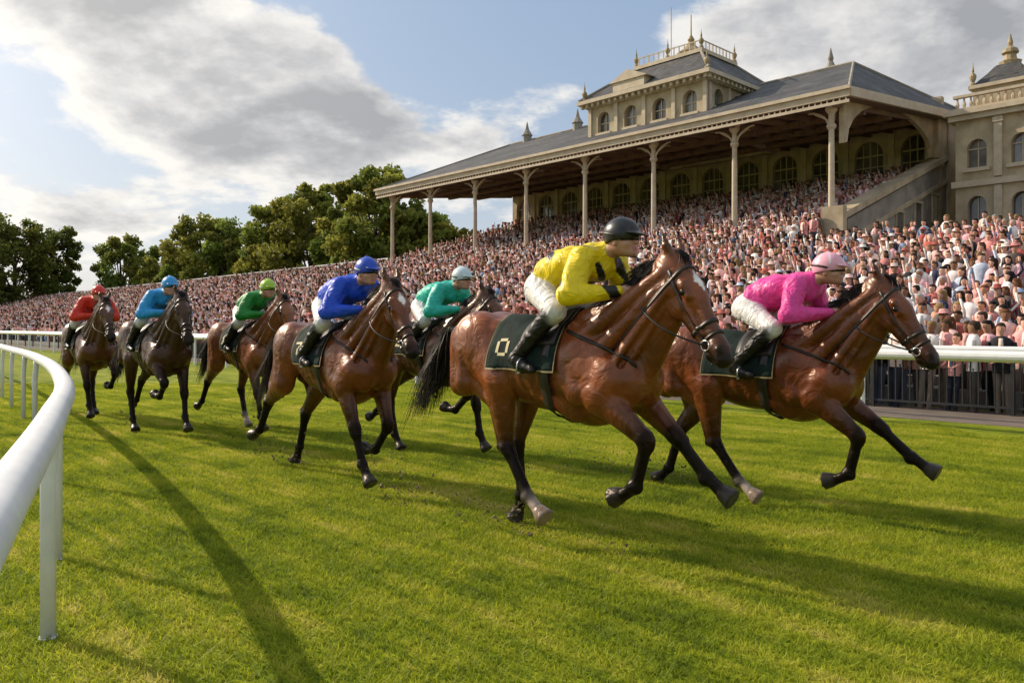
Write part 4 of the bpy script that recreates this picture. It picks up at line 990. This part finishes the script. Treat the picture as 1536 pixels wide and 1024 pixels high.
# ------------------------------------------------------------------ crowd
def ringv(n,rx,ry,z,cx=0,cy=0,ph=0):
    a=np.arange(n)*2*np.pi/n+ph; return np.stack([cx+rx*np.cos(a),cy+ry*np.sin(a),np.full(n,z)],1)
def person_tpl(kind):
    V=[];F=[];Sl=[]
    def loft(rings,slot):
        o=sum(len(v) for v in V); n=len(rings[0])
        for r in rings: V.append(r)
        Sl.extend([slot]*(n*len(rings)))
        for j in range(len(rings)-1):
            for i in range(n): F.append((o+j*n+i,o+j*n+(i+1)%n,o+(j+1)*n+(i+1)%n,o+(j+1)*n+i))
        if n==8:
            k=o+(len(rings)-1)*n; F.append((k,k+1,k+2,k+3)); F.append((k,k+3,k+4,k+5)); F.append((k,k+5,k+6,k+7))
        if n==6:
            k=o+(len(rings)-1)*n; F.append((k,k+1,k+2,k+3)); F.append((k,k+3,k+4,k+5))
        if n==4:
            k=o+(len(rings)-1)*n; F.append((k,k+1,k+2,k+3))
    base=.55 if kind!='stand' else .85
    n=8 if kind=='stand' else 6
    top=base+.60
    loft([ringv(n,.17,.12,base-.1),ringv(n,.155,.11,base+.18),ringv(n,.205,.125,base+.40),ringv(n,.20,.11,base+.47),ringv(n,.15,.085,base+.53),ringv(n,.06,.06,base+.57)],0)
    if kind in('sit','stand'):
        loft([ringv(4,.045,.02,base+.10,0,-.112,math.pi/4),ringv(4,.06,.02,base+.40,0,-.118,math.pi/4),ringv(4,.05,.02,base+.53,0,-.075,math.pi/4)],5)
    loft([ringv(n,.05,.05,base+.53),ringv(n,.05,.05,top+.02)],1)
    hc=top+.11
    loft([ringv(n,.035,.045,hc-.120,0,-.03),ringv(n,.060,.078,hc-.085,0,-.012),ringv(n,.076,.092,hc-.03,0,-.004),ringv(n,.079,.097,hc+.02),ringv(n,.076,.088,hc+.045)],1)
    loft([ringv(4,.014,.012,hc-.035,0,-.098),ringv(4,.007,.008,hc+.01,0,-.094)],1)
    if kind=='long': loft([ringv(n,.085,.06,hc-.20,0,.065),ringv(n,.10,.085,hc-.08,0,.045),ringv(n,.094,.100,hc+.01,0,.025),ringv(n,.090,.106,hc+.05,0,.010),ringv(n,.06,.07,hc+.105,0,.01),ringv(n,.01,.01,hc+.115)],2)
    else: loft([ringv(n,.070,.060,hc-.06,0,.045),ringv(n,.086,.086,hc+.0,0,.028),ringv(n,.088,.104,hc+.045,0,.008),ringv(n,.062,.072,hc+.095,0,.01),ringv(n,.01,.01,hc+.108)],2)
    for sx_ in (-1,1):
        o_=.225*sx_
        if kind=='wave' and sx_==1:
            loft([ringv(4,.05,.05,base+.45,o_*.9,0),ringv(4,.04,.04,base+.62,o_*1.5,-.12),ringv(4,.03,.03,base+.86,o_*1.2,-.16)],0)
            loft([ringv(4,.035,.025,base+.86,o_*1.2,-.16),ringv(4,.04,.02,base+.98,o_*1.15,-.17)],1)
        else:
            loft([ringv(4,.055,.055,base+.46,o_*.93,0),ringv(4,.045,.045,base+.2,o_*1.1,-.02),ringv(4,.035,.035,base+.08,o_*.75,-.22)],0)
            loft([ringv(4,.035,.035,base+.08,o_*.75,-.22),ringv(4,.03,.03,base+.10,o_*.45,-.28)],1)
    if kind=='hat': loft([ringv(n,.17,.18,hc+.045),ringv(n,.17,.18,hc+.055),ringv(n,.095,.105,hc+.06),ringv(n,.085,.09,hc+.14),ringv(n,.02,.02,hc+.15)],4)
    if kind=='stand':
        for sx_ in (-1,1): loft([ringv(4,.055,.06,0,.09*sx_,0),ringv(4,.065,.07,.42,.09*sx_,0),ringv(4,.095,.1,base-.05,.08*sx_,0)],3)
    else:
        loft([ringv(4,.17,.14,0),ringv(4,.2,.2,base-.15,0,-.06),ringv(4,.17,.15,base-.05)],3)
    return np.concatenate(V),np.array(F),np.array(Sl)
tops=np.array([(.80,.40,.38),(.85,.55,.50),(.70,.28,.26),(.86,.80,.76),(.78,.62,.54),(.45,.12,.10),(.05,.06,.11),(.025,.025,.03),(.88,.85,.83),(.50,.56,.68),(.80,.48,.52),(.62,.36,.26),(.15,.12,.11),(.80,.66,.58),(.55,.16,.12),(.20,.28,.42)])
tw=np.array([2.8,2.8,1.8,2.6,2,1,1.8,2.0,2.6,.9,1.9,1.2,1.3,2,1.0,.7]); tw/=tw.sum()
hairs=np.array([(.03,.018,.012),(.07,.04,.02),(.26,.17,.07),(.015,.012,.012),(.40,.36,.34),(.12,.05,.022),(.045,.028,.018)])
skins=np.array([(.60,.33,.24),(.62,.37,.28),(.48,.26,.17),(.26,.14,.085),(.66,.41,.32)])
legs=np.array([(.03,.035,.05),(.08,.07,.06),(.25,.2,.16),(.02,.02,.02),(.12,.15,.22)])
def crowd_mesh(name,seats,kinds):
    allV=[];allF=[];allC=[];off=0
    kid=RNG.integers(0,len(kinds),len(seats))
    for ki,kd in enumerate(kinds):
        S=seats[kid==ki]; n=len(S)
        if n==0: continue
        v,f,sl=person_tpl(kd)
        sc=.86+.20*RNG.random(n); an=RNG.normal(size=n)*.55-.3
        ca,sa=np.cos(an)[:,None],np.sin(an)[:,None]
        vx=v[None,:,0]*(sc[:,None]*(0.88+.25*RNG.random((n,1)))); vy=v[None,:,1]*sc[:,None]; vz=v[None,:,2]*sc[:,None]
        lean=RNG.normal(size=(n,1))*.06
        X=vx*ca-vy*sa+S[:,0:1]+lean*vz; Y=vx*sa+vy*ca+S[:,1:2]+RNG.normal(size=(n,1))*.05*vz; Zz=vz+S[:,2:3]
        pal=np.zeros((n,6,3)); pal[:,0]=tops[RNG.choice(len(tops),n,p=tw)]; pal[:,1]=skins[RNG.integers(0,5,n)]; pal[:,2]=hairs[RNG.integers(0,7,n)]; pal[:,3]=legs[RNG.integers(0,5,n)]; pal[:,4]=tops[RNG.choice(len(tops),n,p=tw)]*1.0
        pal[:,5]=np.where(RNG.random((n,1))<.5,np.array([[.85,.83,.8]]),tops[RNG.choice(len(tops),n)])
        pal*= (.80+.35*RNG.random((n,1,1)))
        C=pal[:,sl]
        allV.append(np.stack([X,Y,Zz],-1).reshape(-1,3)); allC.append(C.reshape(-1,3))
        allF.append((f[None]+(np.arange(n)*len(v))[:,None,None]).reshape(-1,4)+off); off+=n*len(v)
    ob=mesh_np(name,np.concatenate(allV),np.concatenate(allF),M_crowd,np.concatenate(allC),smooth=True); ob.rotation_euler=(0,0,UA); return ob
def rows(T0,T1,z0,z1,nr,s0,s1,fill,dsf):
    out=[]
    for i in range(nr):
        z=z0+(z1-z0)*i/(nr-1); s=s0+random.random()*.5
        while s<s1:
            if s<SE+.3 and nr==NR and i>=NRP: s=SE+.3
            ds=dsf(s); s+=ds*random.uniform(.78,1.22); t=T0+(T1-T0)*(i+.6)/nr
            if random.random()<fill: out.append((-s,t+random.gauss(0,.13),z))
    return out
lo_=rows(T0,TB,ZB0,ZB1,NR,-3,238,.96,lambda s:.42 if s<60 else (.52 if s<120 else .75))
crowd_mesh('terrace_crowd',np.array(lo_),['sit','hat','wave','sit','long','sit','long','wave'])
up_=rows(TB,TU,ZU0,ZU1,NU,S0+.8,S1-.3,.95,lambda s:.48)
crowd_mesh('grandstand_crowd',np.array(up_),['sit','hat','sit','wave','long'])
fr_=[]
for t in (16.15,16.55):
    s=-4
    while s<60: s+=random.uniform(.36,.55); fr_.append((-s,t+random.gauss(0,.05),0.0))
pv=[]
for t in np.arange(tp+.4,49.4,.9):
    s=-4
    while s<SE-1.2: s+=random.uniform(.45,.75); pv.append((-s,t+random.gauss(0,.12),zp))
crowd_mesh('railside_crowd',np.array(fr_+pv),['stand'])

# ------------------------------------------------------------------ trees
def make_tree(name,x,y,H,Wd,seed,tone=1.0,n_leaf=9000,leaf=.36,lobes=30,trunk_vis=.12):
    rg=np.random.default_rng(seed); rnd=random.Random(seed)
    E=empty(name,(x,y,0))
    tr=MBraw(); cen=[]
    for i in range(lobes):
        a=i*2.4+rnd.uniform(-.4,.4); zr=(i+.5)/lobes; prof=math.sin(math.pi*(0.16+0.74*zr))**.6
        r=Wd/2*prof*math.sqrt(rnd.uniform(.25,1))*.80
        cen.append((r*math.cos(a),r*math.sin(a),H*(trunk_vis+.06+(.86-trunk_vis)*zr)+rnd.uniform(-.4,.4),Wd*rnd.uniform(.13,.23)*(1-.25*zr)))
    tr.tube([(0,0,-.3),(0.1,0,H*.15),(-.1,.1,H*.35),(0.1,0,H*.6),(0,0,H*.8)],[H*.03,H*.024,H*.018,H*.011,H*.004],9)
    for (cx,cy,cz,cr) in cen[::2]:
        zb=min(H*.6,cz*rnd.uniform(.45,.7)); tr.tube([(0,0,zb),(cx*.4,cy*.4,zb+(cz-zb)*.5),(cx,cy,cz)],[H*.009,H*.006,H*.002],6)
    tr.out('trunk_and_limbs',M_bark,E)
    per=n_leaf//lobes; P=[];C=[]
    for (cx,cy,cz,cr) in cen:
        sub=rg.normal(size=(8,3)); sub/=np.linalg.norm(sub,axis=1,keepdims=True); sub*=cr*.72
        w_=rg.integers(0,8,per); d=rg.normal(size=(per,3)); d/=np.linalg.norm(d,axis=1,keepdims=True)
        rr=cr*.55*rg.random((per,1))**.45
        p=sub[w_]+d*rr; p[:,2]*=.85
        P.append(p+np.array([cx,cy,cz])); lt=.75+.5*rnd.random(); hue=rnd.random()
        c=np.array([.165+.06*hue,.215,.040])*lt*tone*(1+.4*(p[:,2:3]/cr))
        C.append(np.clip(c*(.7+.6*rg.random((per,1))),.01,1))
    P=np.concatenate(P);C=np.concatenate(C); n=len(P)
    a=rg.normal(size=(n,3)); a/=np.linalg.norm(a,axis=1,keepdims=True); b=np.cross(a,rg.normal(size=(n,3))); b/=np.linalg.norm(b,axis=1,keepdims=True)
    s1=leaf*(.5+.7*rg.random((n,1))); v=np.stack([P+a*s1,P+b*s1*.6,P-a*s1,P-b*s1*.6],1).reshape(-1,3)
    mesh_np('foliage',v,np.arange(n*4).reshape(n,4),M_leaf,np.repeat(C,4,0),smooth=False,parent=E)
def at(px,Y): return ((px-768)/1195*Y,Y)
TL=[(562,86,20.0,11,1),(518,94,16.5,9,2),(466,103,20.5,12,3),(416,108,19.5,11,4),(300,122,19.5,12,5),(352,120,18,11,6),(270,128,15,8,7),(236,150,17,9,8),(180,155,20,12,9),(600,84,14,8,10),(22,150,23,17,11),(80,158,22,11,12),(-40,150,24,16,13),(640,84,13.5,9,14),(680,84,12,8,15),(385,112,12,9,16)]
for (px_,Y,H,W_,sd_) in TL:
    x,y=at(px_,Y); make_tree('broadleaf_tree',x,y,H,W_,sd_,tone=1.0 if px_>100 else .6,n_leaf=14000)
rg=np.random.default_rng(5); P=[]
for i in range(420):
    X=-420+ i*1.9; Y=330+40*math.sin(i*.05)+rg.normal()*6; Hh_=7+5*math.sin(i*.13)+3*rg.random(); n=60
    p=rg.normal(size=(n,3)); p/=np.linalg.norm(p,axis=1,keepdims=True); p*=np.array([3.5,3,Hh_*.55])*rg.random((n,1))**.4; p+=[X,Y,Hh_*.5]; P.append(p)
P=np.concatenate(P); n=len(P); a=rg.normal(size=(n,3)); a/=np.linalg.norm(a,axis=1,keepdims=True); b=np.cross(a,rg.normal(size=(n,3))); b/=np.linalg.norm(b,axis=1,keepdims=True)
v=np.stack([P+a*1.2,P+b*.9,P-a*1.2,P-b*.9],1).reshape(-1,3); c=np.array([.14,.16,.12])*(.7+.6*rg.random((n,1)))
mesh_np('distant_tree_line',v,np.arange(n*4).reshape(n,4),M_leaf,np.repeat(c,4,0),smooth=False)
print('done')
